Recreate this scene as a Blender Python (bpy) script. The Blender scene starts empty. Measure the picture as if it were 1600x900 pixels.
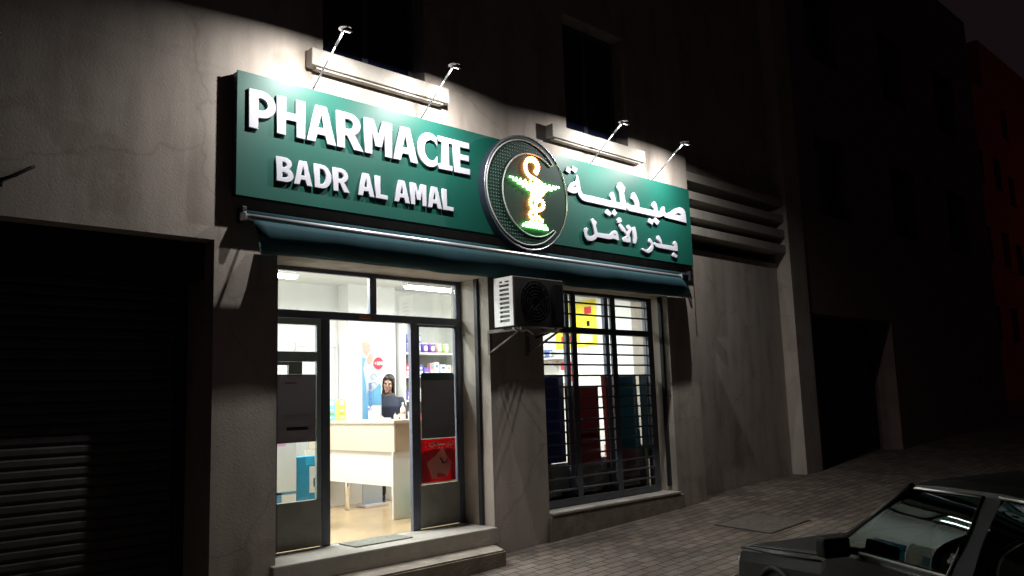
import bpy, bmesh, math, random
from mathutils import Vector, Matrix
random.seed(7)
R = math.radians
sc = bpy.context.scene

# ------------------------------------------------------------------ camera
cam_d = bpy.data.cameras.new('camera')
cam = bpy.data.objects.new('camera', cam_d)
sc.collection.objects.link(cam)
cam_d.sensor_width = 36.0
cam_d.lens = 36.0 * 1270.2 / 1600.0
cam_d.clip_start = 0.05
cam_d.clip_end = 600.0
_r = Vector((0.72325841, -0.68979643, -0.03283535))
_u = Vector((-0.06996308, -0.12049418, 0.99024559))
_f = Vector((0.68702434, 0.71390618, 0.13540871))
cam.matrix_world = Matrix(((_r.x, _u.x, -_f.x, 0.0), (_r.y, _u.y, -_f.y, -6.4), (_r.z, _u.z, -_f.z, 1.293), (0, 0, 0, 1)))
sc.camera = cam

# ------------------------------------------------------------------ night sky, exposure
world = bpy.data.worlds.new('World')
sc.world = world
world.use_nodes = True
_wn = world.node_tree
_bg = _wn.nodes['Background']
_bg.inputs['Color'].default_value = (0.62, 0.36, 0.44, 1)     # light-polluted night sky
_bg.inputs['Strength'].default_value = 0.011
sc.view_settings.view_transform = 'Standard'
sc.view_settings.look = 'None'
sc.view_settings.gamma = 1.0
sc.view_settings.exposure = 0.0
sc.view_settings.use_curve_mapping = False
sc.cycles.use_denoising = True
sc.cycles.max_bounces = 8
sc.cycles.transparent_max_bounces = 12
sc.cycles.sample_clamp_indirect = 4.0
sc.cycles.caustics_reflective = False
sc.cycles.caustics_refractive = False
LAMP_W = 36.0          # each sign floodlight
TUBE_W = 60.0          # each fluorescent fitting in the shop
ADDED_LAMP_W = 75.0

# ------------------------------------------------------------------ helpers: materials
def mat(name, col, rough=0.7, metal=0.0, var=0.0, vscale=3.0, bump=0.0, bscale=60.0, emit=None, estr=0.0, spec=0.5, coat=0.0):
    m = bpy.data.materials.new(name)
    m.use_nodes = True
    nt = m.node_tree
    b = nt.nodes['Principled BSDF']
    b.inputs['Base Color'].default_value = (*col, 1)
    b.inputs['Roughness'].default_value = rough
    b.inputs['Metallic'].default_value = metal
    b.inputs['Specular IOR Level'].default_value = spec
    b.inputs['Coat Weight'].default_value = coat
    tc = nt.nodes.new('ShaderNodeTexCoord')
    if var > 0:
        n = nt.nodes.new('ShaderNodeTexNoise')
        n.inputs['Scale'].default_value = vscale
        n.inputs['Detail'].default_value = 6
        n.inputs['Roughness'].default_value = 0.65
        nt.links.new(tc.outputs['Object'], n.inputs['Vector'])
        r = nt.nodes.new('ShaderNodeValToRGB')
        r.color_ramp.elements[0].position = 0.3
        r.color_ramp.elements[1].position = 0.7
        r.color_ramp.elements[0].color = (*[c * (1 - var) for c in col], 1)
        r.color_ramp.elements[1].color = (*[min(1, c * (1 + var)) for c in col], 1)
        nt.links.new(n.outputs['Fac'], r.inputs['Fac'])
        nt.links.new(r.outputs['Color'], b.inputs['Base Color'])
    if bump > 0:
        n2 = nt.nodes.new('ShaderNodeTexNoise')
        n2.inputs['Scale'].default_value = bscale
        n2.inputs['Detail'].default_value = 5
        nt.links.new(tc.outputs['Object'], n2.inputs['Vector'])
        bp = nt.nodes.new('ShaderNodeBump')
        bp.inputs['Strength'].default_value = bump
        bp.inputs['Distance'].default_value = 0.01
        nt.links.new(n2.outputs['Fac'], bp.inputs['Height'])
        nt.links.new(bp.outputs['Normal'], b.inputs['Normal'])
    if emit:
        b.inputs['Emission Color'].default_value = (*emit, 1)
        b.inputs['Emission Strength'].default_value = estr
    return m

def plaster_mat():
    m = mat('plaster', (0.42, 0.38, 0.34), 0.9, bump=0.20, bscale=75)
    nt = m.node_tree
    b = nt.nodes['Principled BSDF']
    tc = nt.nodes.new('ShaderNodeTexCoord')
    big = nt.nodes.new('ShaderNodeTexNoise'); big.inputs['Scale'].default_value = 0.9; big.inputs['Detail'].default_value = 8; big.inputs['Roughness'].default_value = 0.7
    mp = nt.nodes.new('ShaderNodeMapping'); mp.inputs['Scale'].default_value = (3.5, 3.5, 0.6)
    streak = nt.nodes.new('ShaderNodeTexNoise'); streak.inputs['Scale'].default_value = 1.6; streak.inputs['Detail'].default_value = 7
    nt.links.new(tc.outputs['Object'], big.inputs['Vector'])
    nt.links.new(tc.outputs['Object'], mp.inputs['Vector']); nt.links.new(mp.outputs['Vector'], streak.inputs['Vector'])
    mx = nt.nodes.new('ShaderNodeMath'); mx.operation = 'ADD'
    nt.links.new(big.outputs['Fac'], mx.inputs[0]); nt.links.new(streak.outputs['Fac'], mx.inputs[1])
    r = nt.nodes.new('ShaderNodeValToRGB')
    r.color_ramp.elements[0].position = 0.36; r.color_ramp.elements[0].color = (0.35, 0.295, 0.25, 1)
    r.color_ramp.elements[1].position = 0.62; r.color_ramp.elements[1].color = (0.52, 0.455, 0.395, 1)
    e = r.color_ramp.elements.new(0.48); e.color = (0.44, 0.385, 0.335, 1)
    mh = nt.nodes.new('ShaderNodeMath'); mh.operation = 'MULTIPLY'; mh.inputs[1].default_value = 0.5
    nt.links.new(mx.outputs[0], mh.inputs[0]); nt.links.new(mh.outputs[0], r.inputs['Fac'])
    vo = nt.nodes.new('ShaderNodeTexVoronoi'); vo.feature = 'DISTANCE_TO_EDGE'; vo.inputs['Scale'].default_value = 0.55
    wn = nt.nodes.new('ShaderNodeTexNoise'); wn.inputs['Scale'].default_value = 3.5; wn.inputs['Detail'].default_value = 6
    nt.links.new(tc.outputs['Object'], wn.inputs['Vector'])
    wm = nt.nodes.new('ShaderNodeMixRGB'); wm.blend_type = 'ADD'; wm.inputs['Fac'].default_value = 0.35
    nt.links.new(tc.outputs['Object'], wm.inputs[1]); nt.links.new(wn.outputs['Color'], wm.inputs[2]); nt.links.new(wm.outputs['Color'], vo.inputs['Vector'])
    cr = nt.nodes.new('ShaderNodeValToRGB'); cr.color_ramp.elements[0].position = 0.0; cr.color_ramp.elements[0].color = (0.84, 0.83, 0.82, 1); cr.color_ramp.elements[1].position = 0.010; cr.color_ramp.elements[1].color = (1, 1, 1, 1)
    nt.links.new(vo.outputs['Distance'], cr.inputs['Fac'])
    pn = nt.nodes.new('ShaderNodeTexNoise'); pn.inputs['Scale'].default_value = 1.1; pn.inputs['Detail'].default_value = 10; pn.inputs['Roughness'].default_value = 0.55
    mo = nt.nodes.new('ShaderNodeMapping'); mo.inputs['Location'].default_value = (7.3, 2.1, 4.4); nt.links.new(tc.outputs['Object'], mo.inputs['Vector']); nt.links.new(mo.outputs['Vector'], pn.inputs['Vector'])
    pr_ = nt.nodes.new('ShaderNodeValToRGB'); pr_.color_ramp.elements[0].position = 0.585; pr_.color_ramp.elements[0].color = (1, 1, 1, 1); pr_.color_ramp.elements[1].position = 0.61; pr_.color_ramp.elements[1].color = (0.88, 0.86, 0.84, 1)
    nt.links.new(pn.outputs['Fac'], pr_.inputs['Fac'])
    m1 = nt.nodes.new('ShaderNodeMixRGB'); m1.blend_type = 'MULTIPLY'; m1.inputs['Fac'].default_value = 1
    m2 = nt.nodes.new('ShaderNodeMixRGB'); m2.blend_type = 'MULTIPLY'; m2.inputs['Fac'].default_value = 1
    nt.links.new(r.outputs['Color'], m1.inputs[1]); nt.links.new(cr.outputs['Color'], m1.inputs[2])
    nt.links.new(m1.outputs['Color'], m2.inputs[1]); nt.links.new(pr_.outputs['Color'], m2.inputs[2])
    nt.links.new(m2.outputs['Color'], b.inputs['Base Color'])
    return m

def paver_mat():
    m = mat('pavers', (0.2, 0.18, 0.16), 0.85)
    nt = m.node_tree; b = nt.nodes['Principled BSDF']
    tc = nt.nodes.new('ShaderNodeTexCoord')
    br = nt.nodes.new('ShaderNodeTexBrick')
    br.inputs['Scale'].default_value = 1.0
    br.inputs['Brick Width'].default_value = 0.24; br.inputs['Row Height'].default_value = 0.12
    br.inputs['Mortar Size'].default_value = 0.008; br.inputs['Mortar Smooth'].default_value = 0.4
    br.inputs['Color1'].default_value = (0.23, 0.195, 0.165, 1); br.inputs['Color2'].default_value = (0.135, 0.115, 0.10, 1)
    br.inputs['Mortar'].default_value = (0.05, 0.045, 0.04, 1)
    nt.links.new(tc.outputs['Object'], br.inputs['Vector'])
    n = nt.nodes.new('ShaderNodeTexNoise'); n.inputs['Scale'].default_value = 1.4; n.inputs['Detail'].default_value = 8; n.inputs['Roughness'].default_value = 0.7
    nt.links.new(tc.outputs['Object'], n.inputs['Vector'])
    r = nt.nodes.new('ShaderNodeValToRGB'); r.color_ramp.elements[0].position = 0.32; r.color_ramp.elements[0].color = (0.55, 0.53, 0.5, 1); r.color_ramp.elements[1].position = 0.66; r.color_ramp.elements[1].color = (1.15, 1.1, 1.05, 1)
    nt.links.new(n.outputs['Fac'], r.inputs['Fac'])
    mx = nt.nodes.new('ShaderNodeMixRGB'); mx.blend_type = 'MULTIPLY'; mx.inputs['Fac'].default_value = 1
    nt.links.new(br.outputs['Color'], mx.inputs[1]); nt.links.new(r.outputs['Color'], mx.inputs[2])
    nt.links.new(mx.outputs['Color'], b.inputs['Base Color'])
    n2 = nt.nodes.new('ShaderNodeTexNoise'); n2.inputs['Scale'].default_value = 40
    nt.links.new(tc.outputs['Object'], n2.inputs['Vector'])
    ad = nt.nodes.new('ShaderNodeMath'); ad.operation = 'MULTIPLY_ADD'; ad.inputs[1].default_value = -1.0
    nt.links.new(br.outputs['Fac'], ad.inputs[0]); nt.links.new(n2.outputs['Fac'], ad.inputs[2])
    bp = nt.nodes.new('ShaderNodeBump'); bp.inputs['Strength'].default_value = 0.6; bp.inputs['Distance'].default_value = 0.012
    nt.links.new(ad.outputs[0], bp.inputs['Height']); nt.links.new(bp.outputs['Normal'], b.inputs['Normal'])
    return m

def tile_floor_mat():
    m = mat('tan_floor', (0.5, 0.36, 0.2), 0.22, var=0.12, vscale=4)
    return m

def glass_mat(name, tint=(0.93, 0.96, 0.95), base=0.03, rough=0.02, gloss=(1, 1, 1)):
    m = bpy.data.materials.new(name); m.use_nodes = True
    nt = m.node_tree
    nt.nodes.remove(nt.nodes['Principled BSDF'])
    out = nt.nodes['Material Output']
    tr = nt.nodes.new('ShaderNodeBsdfTransparent'); tr.inputs['Color'].default_value = (*tint, 1)
    gl = nt.nodes.new('ShaderNodeBsdfGlossy'); gl.inputs['Roughness'].default_value = rough; gl.inputs['Color'].default_value = (*gloss, 1)
    fr = nt.nodes.new('ShaderNodeFresnel')
    ge = nt.nodes.new('ShaderNodeNewGeometry')
    io = nt.nodes.new('ShaderNodeMapRange'); io.inputs['To Min'].default_value = 1.5; io.inputs['To Max'].default_value = 1 / 1.5   # same pane from both sides
    nt.links.new(ge.outputs['Backfacing'], io.inputs['Value']); nt.links.new(io.outputs['Result'], fr.inputs['IOR'])
    ad = nt.nodes.new('ShaderNodeMath'); ad.operation = 'ADD'; ad.inputs[1].default_value = base; ad.use_clamp = True
    mx = nt.nodes.new('ShaderNodeMixShader')
    nt.links.new(fr.outputs[0], ad.inputs[0]); nt.links.new(ad.outputs[0], mx.inputs['Fac'])
    nt.links.new(tr.outputs[0], mx.inputs[1]); nt.links.new(gl.outputs[0], mx.inputs[2])
    nt.links.new(mx.outputs[0], out.inputs['Surface'])
    return m

def fabric_mat(name, col, rough=0.85, var=0.15, vs=5, k=2.0, fac=0.4, bump=0.1):
    m = mat(name, col, rough, var=var, vscale=vs, bump=bump)
    nt = m.node_tree; b = nt.nodes['Principled BSDF']; out = nt.nodes['Material Output']
    tl = nt.nodes.new('ShaderNodeBsdfTranslucent'); tl.inputs['Color'].default_value = (*[min(1, c * k) for c in col], 1)
    mx = nt.nodes.new('ShaderNodeMixShader'); mx.inputs['Fac'].default_value = fac
    nt.links.new(b.outputs[0], mx.inputs[1]); nt.links.new(tl.outputs[0], mx.inputs[2]); nt.links.new(mx.outputs[0], out.inputs['Surface'])
    return m

M = dict(
    plaster=plaster_mat(), pavers=paver_mat(), floor=tile_floor_mat(),
    concrete=mat('concrete', (0.30, 0.26, 0.21), 0.9, var=0.35, vscale=5, bump=0.4, bscale=50),
    stone_sill=mat('sill_stone', (0.42, 0.39, 0.34), 0.8, var=0.12, vscale=6, bump=0.15),
    asphalt=mat('asphalt', (0.05, 0.05, 0.052), 0.9, var=0.3, vscale=8, bump=0.5, bscale=150),
    kerb=mat('kerb_stone', (0.28, 0.27, 0.25), 0.85, var=0.2, bump=0.2),
    wall_in=mat('white_interior', (0.80, 0.80, 0.79), 0.6, var=0.03, vscale=2),
    ceiling=mat('white_ceiling', (0.8, 0.8, 0.8), 0.8),
    slate_alu=mat('slate_aluminium', (0.13, 0.14, 0.185), 0.45, var=0.1, vscale=7),
    green_alu=mat('pale_green_aluminium', (0.36, 0.42, 0.41), 0.4, var=0.06),
    kick=mat('door_kick_panel', (0.30, 0.285, 0.25), 0.55, var=0.18, vscale=5, bump=0.05),
    glass=glass_mat('clear_glass'), car_glass=glass_mat('car_glass', (0.05, 0.062, 0.06), 0.0, 0.015, (0.42, 0.50, 0.47)),
    dark_glass=mat('dark_window', (0.016, 0.026, 0.075), 0.3),  # blue of lens flare put into the pane colour
    shutter=mat('shutter_metal', (0.07, 0.067, 0.067), 0.8, metal=0.0, var=0.3, vscale=4),
    dark_metal=mat('dark_metal', (0.03, 0.03, 0.035), 0.5, metal=0.2),
    green=mat('sign_green', (0.006, 0.100, 0.074), 0.5, var=0.06, vscale=2),
    sign_side=mat('sign_dark_side', (0.020, 0.028, 0.045), 0.5),
    letter=mat('letter_white', (0.66, 0.66, 0.74), 0.45, var=0.03),
    steel=mat('brushed_steel', (0.62, 0.62, 0.66), 0.28, metal=0.9),
    alu=mat('aluminium', (0.75, 0.74, 0.80), 0.35, metal=0.7),
    awning=fabric_mat('awning_fabric', (0.020, 0.085, 0.105)),
    disc=mat('emblem_face', (0.010, 0.052, 0.036), 0.6, spec=0.25),
    disc_hole=mat('unlit_led', (0.10, 0.17, 0.14), 0.4),
    outline=mat('emblem_outline', (0.62, 0.64, 0.64), 0.4),
    led_red=mat('led_red', (0.8, 0.1, 0.05), 0.4, emit=(1.0, 0.24, 0.07), estr=26.0),
    led_green=mat('led_green', (0.2, 0.8, 0.3), 0.4, emit=(0.36, 1.0, 0.30), estr=18.0),
    led_back_red=mat('led_back_red', (0.25, 0.03, 0.02), 0.5, emit=(1.0, 0.10, 0.03), estr=0.45),
    led_back_green=mat('led_back_green', (0.05, 0.25, 0.08), 0.5, emit=(0.10, 1.0, 0.22), estr=0.45),
    led_amber=mat('led_amber', (0.8, 0.4, 0.1), 0.4, emit=(1.0, 0.70, 0.25), estr=20.0),
    lens=mat('flood_lens', (0.9, 0.9, 0.9), 0.3, emit=(0.93, 0.96, 1.0), estr=12.0),
    tube=mat('fluorescent_tube', (0.9, 0.9, 0.9), 0.3, emit=(0.97, 1.0, 0.97), estr=60.0),
    white_metal=mat('white_enamel', (0.72, 0.72, 0.70), 0.4, var=0.04),
    ac_white=mat('ac_enamel', (0.80, 0.79, 0.77), 0.5, var=0.08, vscale=6),
    ac_dark=mat('ac_grille', (0.016, 0.016, 0.02), 0.9, spec=0.2),
    rust=mat('rusty_steel', (0.16, 0.13, 0.11), 0.7, var=0.3, vscale=20),
    bar=mat('grille_paint', (0.085, 0.090, 0.105), 0.5, var=0.15, vscale=9),
    poster_dark=fabric_mat('poster_dark', (0.042, 0.037, 0.038), 0.35, 0.5, 6, 4.8, 0.5, 0.0),
    print_pale=mat('print_pale', (0.085, 0.08, 0.08), 0.4, var=0.3, vscale=20), print_dark=mat('print_dark', (0.012, 0.012, 0.016), 0.4), print_red=mat('print_red', (0.14, 0.03, 0.03), 0.4), print_teal=mat('print_teal', (0.025, 0.07, 0.075), 0.4),
    poster_navy=fabric_mat('poster_navy', (0.022, 0.026, 0.06), 0.35, 0.4, 6, 1.8, 0.5, 0.0),
    poster_maroon=fabric_mat('poster_maroon', (0.085, 0.028, 0.032), 0.35, 0.6, 6, 1.9, 0.5, 0.0),
    poster_brown=fabric_mat('poster_brown', (0.17, 0.06, 0.055), 0.35, 0.3, 6, 1.7, 0.5, 0.0),
    poster_teal=fabric_mat('poster_teal', (0.03, 0.065, 0.08), 0.35, 0.4, 6, 1.7, 0.5, 0.0),
    poster_red=fabric_mat('poster_red', (0.5, 0.03, 0.035), 0.35, 0.15, 6, 1.5, 0.5, 0.0),
    curtain_red=fabric_mat('curtain_red', (0.42, 0.05, 0.07), 0.5, 0.45, 14, 1.5, 0.5, 0.0),
    paper=mat('paper_white', (0.75, 0.75, 0.72), 0.6),
    poster_grey=fabric_mat('poster_grey', (0.42, 0.41, 0.36), 0.5, 0.15, 9, 2, 0.5, 0.0),
    yellow=mat('poster_yellow', (0.85, 0.72, 0.05), 0.5, var=0.05),
    red=mat('signal_red', (0.62, 0.03, 0.05), 0.45),
    banner_white=mat('banner_white', (0.36, 0.40, 0.43), 0.5, var=0.03),
    banner_blue=mat('banner_blue', (0.10, 0.27, 0.43), 0.5, var=0.12, vscale=6),
    banner_deep=mat('banner_deep_blue', (0.08, 0.16, 0.38), 0.5),
    skin_print=mat('printed_skin', (0.40, 0.24, 0.18), 0.6, var=0.12, vscale=25),
    counter_cream=mat('counter_cream', (0.58, 0.49, 0.37), 0.35, var=0.04, vscale=3),
    counter_white=mat('counter_white', (0.70, 0.68, 0.62), 0.4, var=0.03),
    chrome=mat('chrome', (0.8, 0.8, 0.8), 0.15, metal=1.0),
    skin=mat('skin', (0.44, 0.27, 0.205), 0.55, var=0.06, vscale=30),
    hair=mat('hair_brown', (0.020, 0.013, 0.010), 0.55, var=0.4, vscale=60, bump=0.4, bscale=200),
    fur=mat('collar_fur', (0.07, 0.052, 0.038), 0.9, var=0.5, vscale=60, bump=0.8, bscale=150),
    sweater=mat('sweater_navy', (0.014, 0.019, 0.038), 0.85, var=0.2, vscale=30, bump=0.3, bscale=120),
    trousers=mat('trousers_dark', (0.02, 0.02, 0.025), 0.8),
    eye=mat('eye_dark', (0.03, 0.02, 0.018), 0.2), lip=mat('lip', (0.45, 0.16, 0.15), 0.5),
    teal_plastic=mat('teal_plastic', (0.02, 0.36, 0.32), 0.4),
    mat_grey=mat('doormat_grey', (0.24, 0.24, 0.20), 0.95, var=0.3, vscale=30, bump=0.6, bscale=200),
    car=mat('car_paint_dark', (0.008, 0.0085, 0.0075), 0.45, metal=0.0, var=0.25, vscale=5, spec=0.28),
    black=mat('black_plastic', (0.010, 0.010, 0.011), 0.6, spec=0.2), rubber=mat('rubber', (0.02, 0.02, 0.02), 0.85),
    trim=mat('car_trim_steel', (0.62, 0.60, 0.56), 0.3, metal=0.85),
    hub=mat('wheel_steel', (0.4, 0.4, 0.4), 0.4, metal=0.8), seat=mat('car_seat', (0.10, 0.10, 0.11), 0.9, var=0.2),
    lamp_glass=mat('lamp_glass', (0.55, 0.55, 0.55), 0.12), amber=mat('amber_lens', (0.6, 0.2, 0.02), 0.2),
    plate=mat('number_plate', (0.7, 0.7, 0.68), 0.4), iron=mat('cast_iron', (0.135, 0.116, 0.10), 0.7, var=0.4, vscale=12, bump=0.3),
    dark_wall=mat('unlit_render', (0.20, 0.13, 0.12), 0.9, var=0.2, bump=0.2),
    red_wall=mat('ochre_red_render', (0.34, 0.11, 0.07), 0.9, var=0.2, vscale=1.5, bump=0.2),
    added_bulb=mat('added_lamp_bulb', (0.9, 0.4, 0.2), 0.4, emit=(1.0, 0.25, 0.06), estr=10.0),
)
def colour(name, c, rough=0.45, var=0.08):
    if name not in M: M[name] = mat(name, c, rough, var=var, vscale=12)
    return M[name]

# ------------------------------------------------------------------ helpers: geometry
def quad_box(bm, x0, x1, y0, y1, z0, z1, bev=0.0):
    r = bmesh.ops.create_cube(bm, size=1.0)
    vs = r['verts']
    for v in vs:
        v.co = Vector((x0 + (v.co.x + .5) * (x1 - x0), y0 + (v.co.y + .5) * (y1 - y0), z0 + (v.co.z + .5) * (z1 - z0)))
    if bev > 0:
        es = list({e for v in vs for e in v.link_edges})
        bmesh.ops.bevel(bm, geom=es, offset=bev, segments=2, affect='EDGES', profile=0.6)
    return bm

def box(*a, bev=0.0):
    return quad_box(bmesh.new(), *a, bev=bev)

def tube(bm, pts, r, n=10, closed=False, r1=None):
    pts = [Vector(p) for p in pts]
    N = len(pts); rings = []
    up = None
    for i, p in enumerate(pts):
        a = pts[(i - 1) % N] if (closed or i > 0) else p
        b = pts[(i + 1) % N] if (closed or i < N - 1) else p
        t = (b - a).normalized()
        if up is None:
            up = t.orthogonal().normalized()
        else:
            up = (up - t * up.dot(t)).normalized()
        s = t.cross(up)
        rr = r if r1 is None else r + (r1 - r) * i / (N - 1)
        rings.append([bm.verts.new(p + (up * math.cos(2 * math.pi * k / n) + s * math.sin(2 * math.pi * k / n)) * rr) for k in range(n)])
    for i in range(N if closed else N - 1):
        A, B = rings[i], rings[(i + 1) % N]
        for k in range(n):
            f = bm.faces.new((A[k], A[(k + 1) % n], B[(k + 1) % n], B[k])); f.smooth = True
    if not closed:
        bm.faces.new(rings[0][::-1]); bm.faces.new(rings[-1])
    return bm

def prism(bm, poly, y0, y1):
    """closed outline in (x, z) extruded between two y planes"""
    A = [bm.verts.new((p[0], y0, p[1])) for p in poly]
    B = [bm.verts.new((p[0], y1, p[1])) for p in poly]
    n = len(poly)
    bm.faces.new(A); bm.faces.new(B[::-1])
    for i in range(n):
        bm.faces.new((A[i], B[i], B[(i + 1) % n], A[(i + 1) % n]))
    bmesh.ops.recalc_face_normals(bm, faces=bm.faces[:])
    return bm

def prism_axis(bm, poly, a, b, axis):
    """outline in the plane across axis ('x': (y,z), 'z': (x,y)) extruded from a to b"""
    def P(p, t):
        return (t, p[0], p[1]) if axis == 'x' else (p[0], p[1], t)
    A = [bm.verts.new(P(p, a)) for p in poly]; B = [bm.verts.new(P(p, b)) for p in poly]
    n = len(poly)
    bm.faces.new(A); bm.faces.new(B[::-1])
    for i in range(n):
        bm.faces.new((A[i], B[i], B[(i + 1) % n], A[(i + 1) % n]))
    bmesh.ops.recalc_face_normals(bm, faces=bm.faces[:])
    return bm

def cyl(bm, c, r, h, axis='z', n=24, r2=None, smooth=True):
    c = Vector(c)
    ax = {'x': Vector((1, 0, 0)), 'y': Vector((0, 1, 0)), 'z': Vector((0, 0, 1))}[axis]
    tube(bm, [c, c + ax * h], r, n, r1=r2)
    return bm

def ellipsoid(bm, c, rad, rot=None, u=20, v=12):
    r = bmesh.ops.create_uvsphere(bm, u_segments=u, v_segments=v, radius=1.0)
    for vt in r['verts']:
        p = Vector((vt.co.x * rad[0], vt.co.y * rad[1], vt.co.z * rad[2]))
        if rot is not None: p = rot @ p
        vt.co = p + Vector(c)
    for f in {f for vt in r['verts'] for f in vt.link_faces}: f.smooth = True
    return bm

def wall_grid(x0, x1, z0, z1, yf, yb, holes):
    """a thick wall in the x-z plane with rectangular openings and their reveals"""
    xs = sorted({x0, x1, *[h[0] for h in holes], *[h[1] for h in holes]})
    zs = sorted({z0, z1, *[h[2] for h in holes], *[h[3] for h in holes]})
    bm = bmesh.new(); V = {}
    def v(i, k, y):
        key = (i, k, y)
        if key not in V: V[key] = bm.verts.new((xs[i], y, zs[k]))
        return V[key]
    def solid(i, k):
        if i < 0 or k < 0 or i >= len(xs) - 1 or k >= len(zs) - 1: return False
        cx, cz = (xs[i] + xs[i + 1]) / 2, (zs[k] + zs[k + 1]) / 2
        return not any(h[0] < cx < h[1] and h[2] < cz < h[3] for h in holes)
    for i in range(len(xs) - 1):
        for k in range(len(zs) - 1):
            if not solid(i, k): continue
            bm.faces.new((v(i, k, yf), v(i + 1, k, yf), v(i + 1, k + 1, yf), v(i, k + 1, yf)))
            bm.faces.new((v(i, k, yb), v(i, k + 1, yb), v(i + 1, k + 1, yb), v(i + 1, k, yb)))
            for di, dk, a, b in ((-1, 0, (i, k), (i, k + 1)), (1, 0, (i + 1, k + 1), (i + 1, k)), (0, -1, (i + 1, k), (i, k)), (0, 1, (i, k + 1), (i + 1, k + 1))):
                if not solid(i + di, k + dk):
                    bm.faces.new((v(*a, yf), v(*b, yf), v(*b, yb), v(*a, yb)))
    bmesh.ops.recalc_face_normals(bm, faces=bm.faces[:])
    return bm

def outline_mesh(contours, y_back, y_front, bevel=0.0):
    """flat lettering: contours in (x, z), holes found by even-odd, extruded between two y planes"""
    cu = bpy.data.curves.new('tmp', 'CURVE'); cu.dimensions = '2D'; cu.fill_mode = 'BOTH'
    d = abs(y_back - y_front) / 2
    cu.extrude = d - bevel; cu.bevel_depth = bevel; cu.bevel_resolution = 1
    if bevel > 0: cu.offset = -bevel
    for c in contours:
        s = cu.splines.new('POLY'); s.points.add(len(c) - 1); s.use_cyclic_u = True
        for p, q in zip(s.points, c): p.co = (q[0], q[1], 0, 1)
    o = bpy.data.objects.new('tmp', cu); sc.collection.objects.link(o)
    me = bpy.data.meshes.new_from_object(o.evaluated_get(bpy.context.evaluated_depsgraph_get()))
    bpy.data.objects.remove(o); bpy.data.curves.remove(cu)
    bm = bmesh.new(); bm.from_mesh(me); bpy.data.meshes.remove(me)
    ym = (y_back + y_front) / 2
    for v in bm.verts: v.co = Vector((v.co.x, ym - v.co.z, v.co.y))
    bmesh.ops.recalc_face_normals(bm, faces=bm.faces[:])
    return bm

def text_mesh(body, size, matrix, depth=0.001, align='CENTER', offset=0.0):
    cu = bpy.data.curves.new('tmp', 'FONT'); cu.body = body; cu.size = size; cu.extrude = depth; cu.offset = offset
    cu.align_x = align; cu.align_y = 'CENTER'
    o = bpy.data.objects.new('tmp', cu); sc.collection.objects.link(o)
    me = bpy.data.meshes.new_from_object(o.evaluated_get(bpy.context.evaluated_depsgraph_get()))
    bpy.data.objects.remove(o); bpy.data.curves.remove(cu)
    bm = bmesh.new(); bm.from_mesh(me); bpy.data.meshes.remove(me)
    bmesh.ops.transform(bm, matrix=matrix, verts=bm.verts[:])
    return bm

def facing(x, y, z, rot=0.0, yaw=0.0):
    """upright text facing -y at a point, optionally rolled in its plane / yawed"""
    return Matrix.Translation((x, y, z)) @ Matrix.Rotation(yaw, 4, 'Z') @ Matrix.Rotation(R(90), 4, 'X') @ Matrix.Rotation(rot, 4, 'Z')

def woff(o):
    v = Vector((0, 0, 0))
    while o is not None:
        v += o.location; o = o.parent
    return v

def link(name, bm, m, parent=None, local=False, smooth=False):
    """bm in world coordinates -> one mesh object (local=True: coordinates already in the parent's frame)"""
    me = bpy.data.meshes.new(name)
    o = bpy.data.objects.new(name, me)
    if parent is None:
        xs = [v.co.x for v in bm.verts]; ys = [v.co.y for v in bm.verts]; zs = [v.co.z for v in bm.verts]
        o.location = ((min(xs) + max(xs)) / 2, (min(ys) + max(ys)) / 2, min(zs))
        off = o.location.copy()
    else:
        off = Vector((0, 0, 0)) if local else woff(parent)
        o.parent = parent
    if off.length > 0:
        for v in bm.verts: v.co -= off
    if smooth:
        for f in bm.faces: f.smooth = True
    bm.to_mesh(me); bm.free()
    if m is not None: me.materials.append(m)
    sc.collection.objects.link(o)
    return o

def tag(o, label, cat, group=None, kind=None):
    if label: o['label'] = label
    if cat: o['category'] = cat
    if group: o['group'] = group
    if kind: o['kind'] = kind
    return o

def thing(name, label, cat, loc, group=None):
    o = bpy.data.objects.new(name, None)
    o.empty_display_size = 0.1
    o.location = loc
    sc.collection.objects.link(o)
    return tag(o, label, cat, group)

def structure(name, bm, m):
    o = link(name, bm, m); o['kind'] = 'structure'; return o

def copy_thing(root, loc, label):
    r = root.copy(); sc.collection.objects.link(r); r.location = loc; r['label'] = label
    for ch in list(root.children):
        c = ch.copy(); sc.collection.objects.link(c); c.parent = r
        for g in list(ch.children):
            d = g.copy(); sc.collection.objects.link(d); d.parent = c
    return r

def area(name, loc, direction, sx, sy, power, color, parent=None, spread=180):
    l = bpy.data.lights.new(name, 'AREA'); l.shape = 'RECTANGLE'; l.size = sx; l.size_y = sy
    l.energy = power; l.color = color; l.spread = R(spread)
    o = bpy.data.objects.new(name, l); sc.collection.objects.link(o)
    d = Vector(direction).normalized()
    if abs(d.z) < 0.999: o.rotation_euler = d.to_track_quat('-Z', 'Y').to_euler()
    o.location = loc
    if parent is not None:
        o.parent = parent; o.location = Vector(loc) - woff(parent)
    return o

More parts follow.
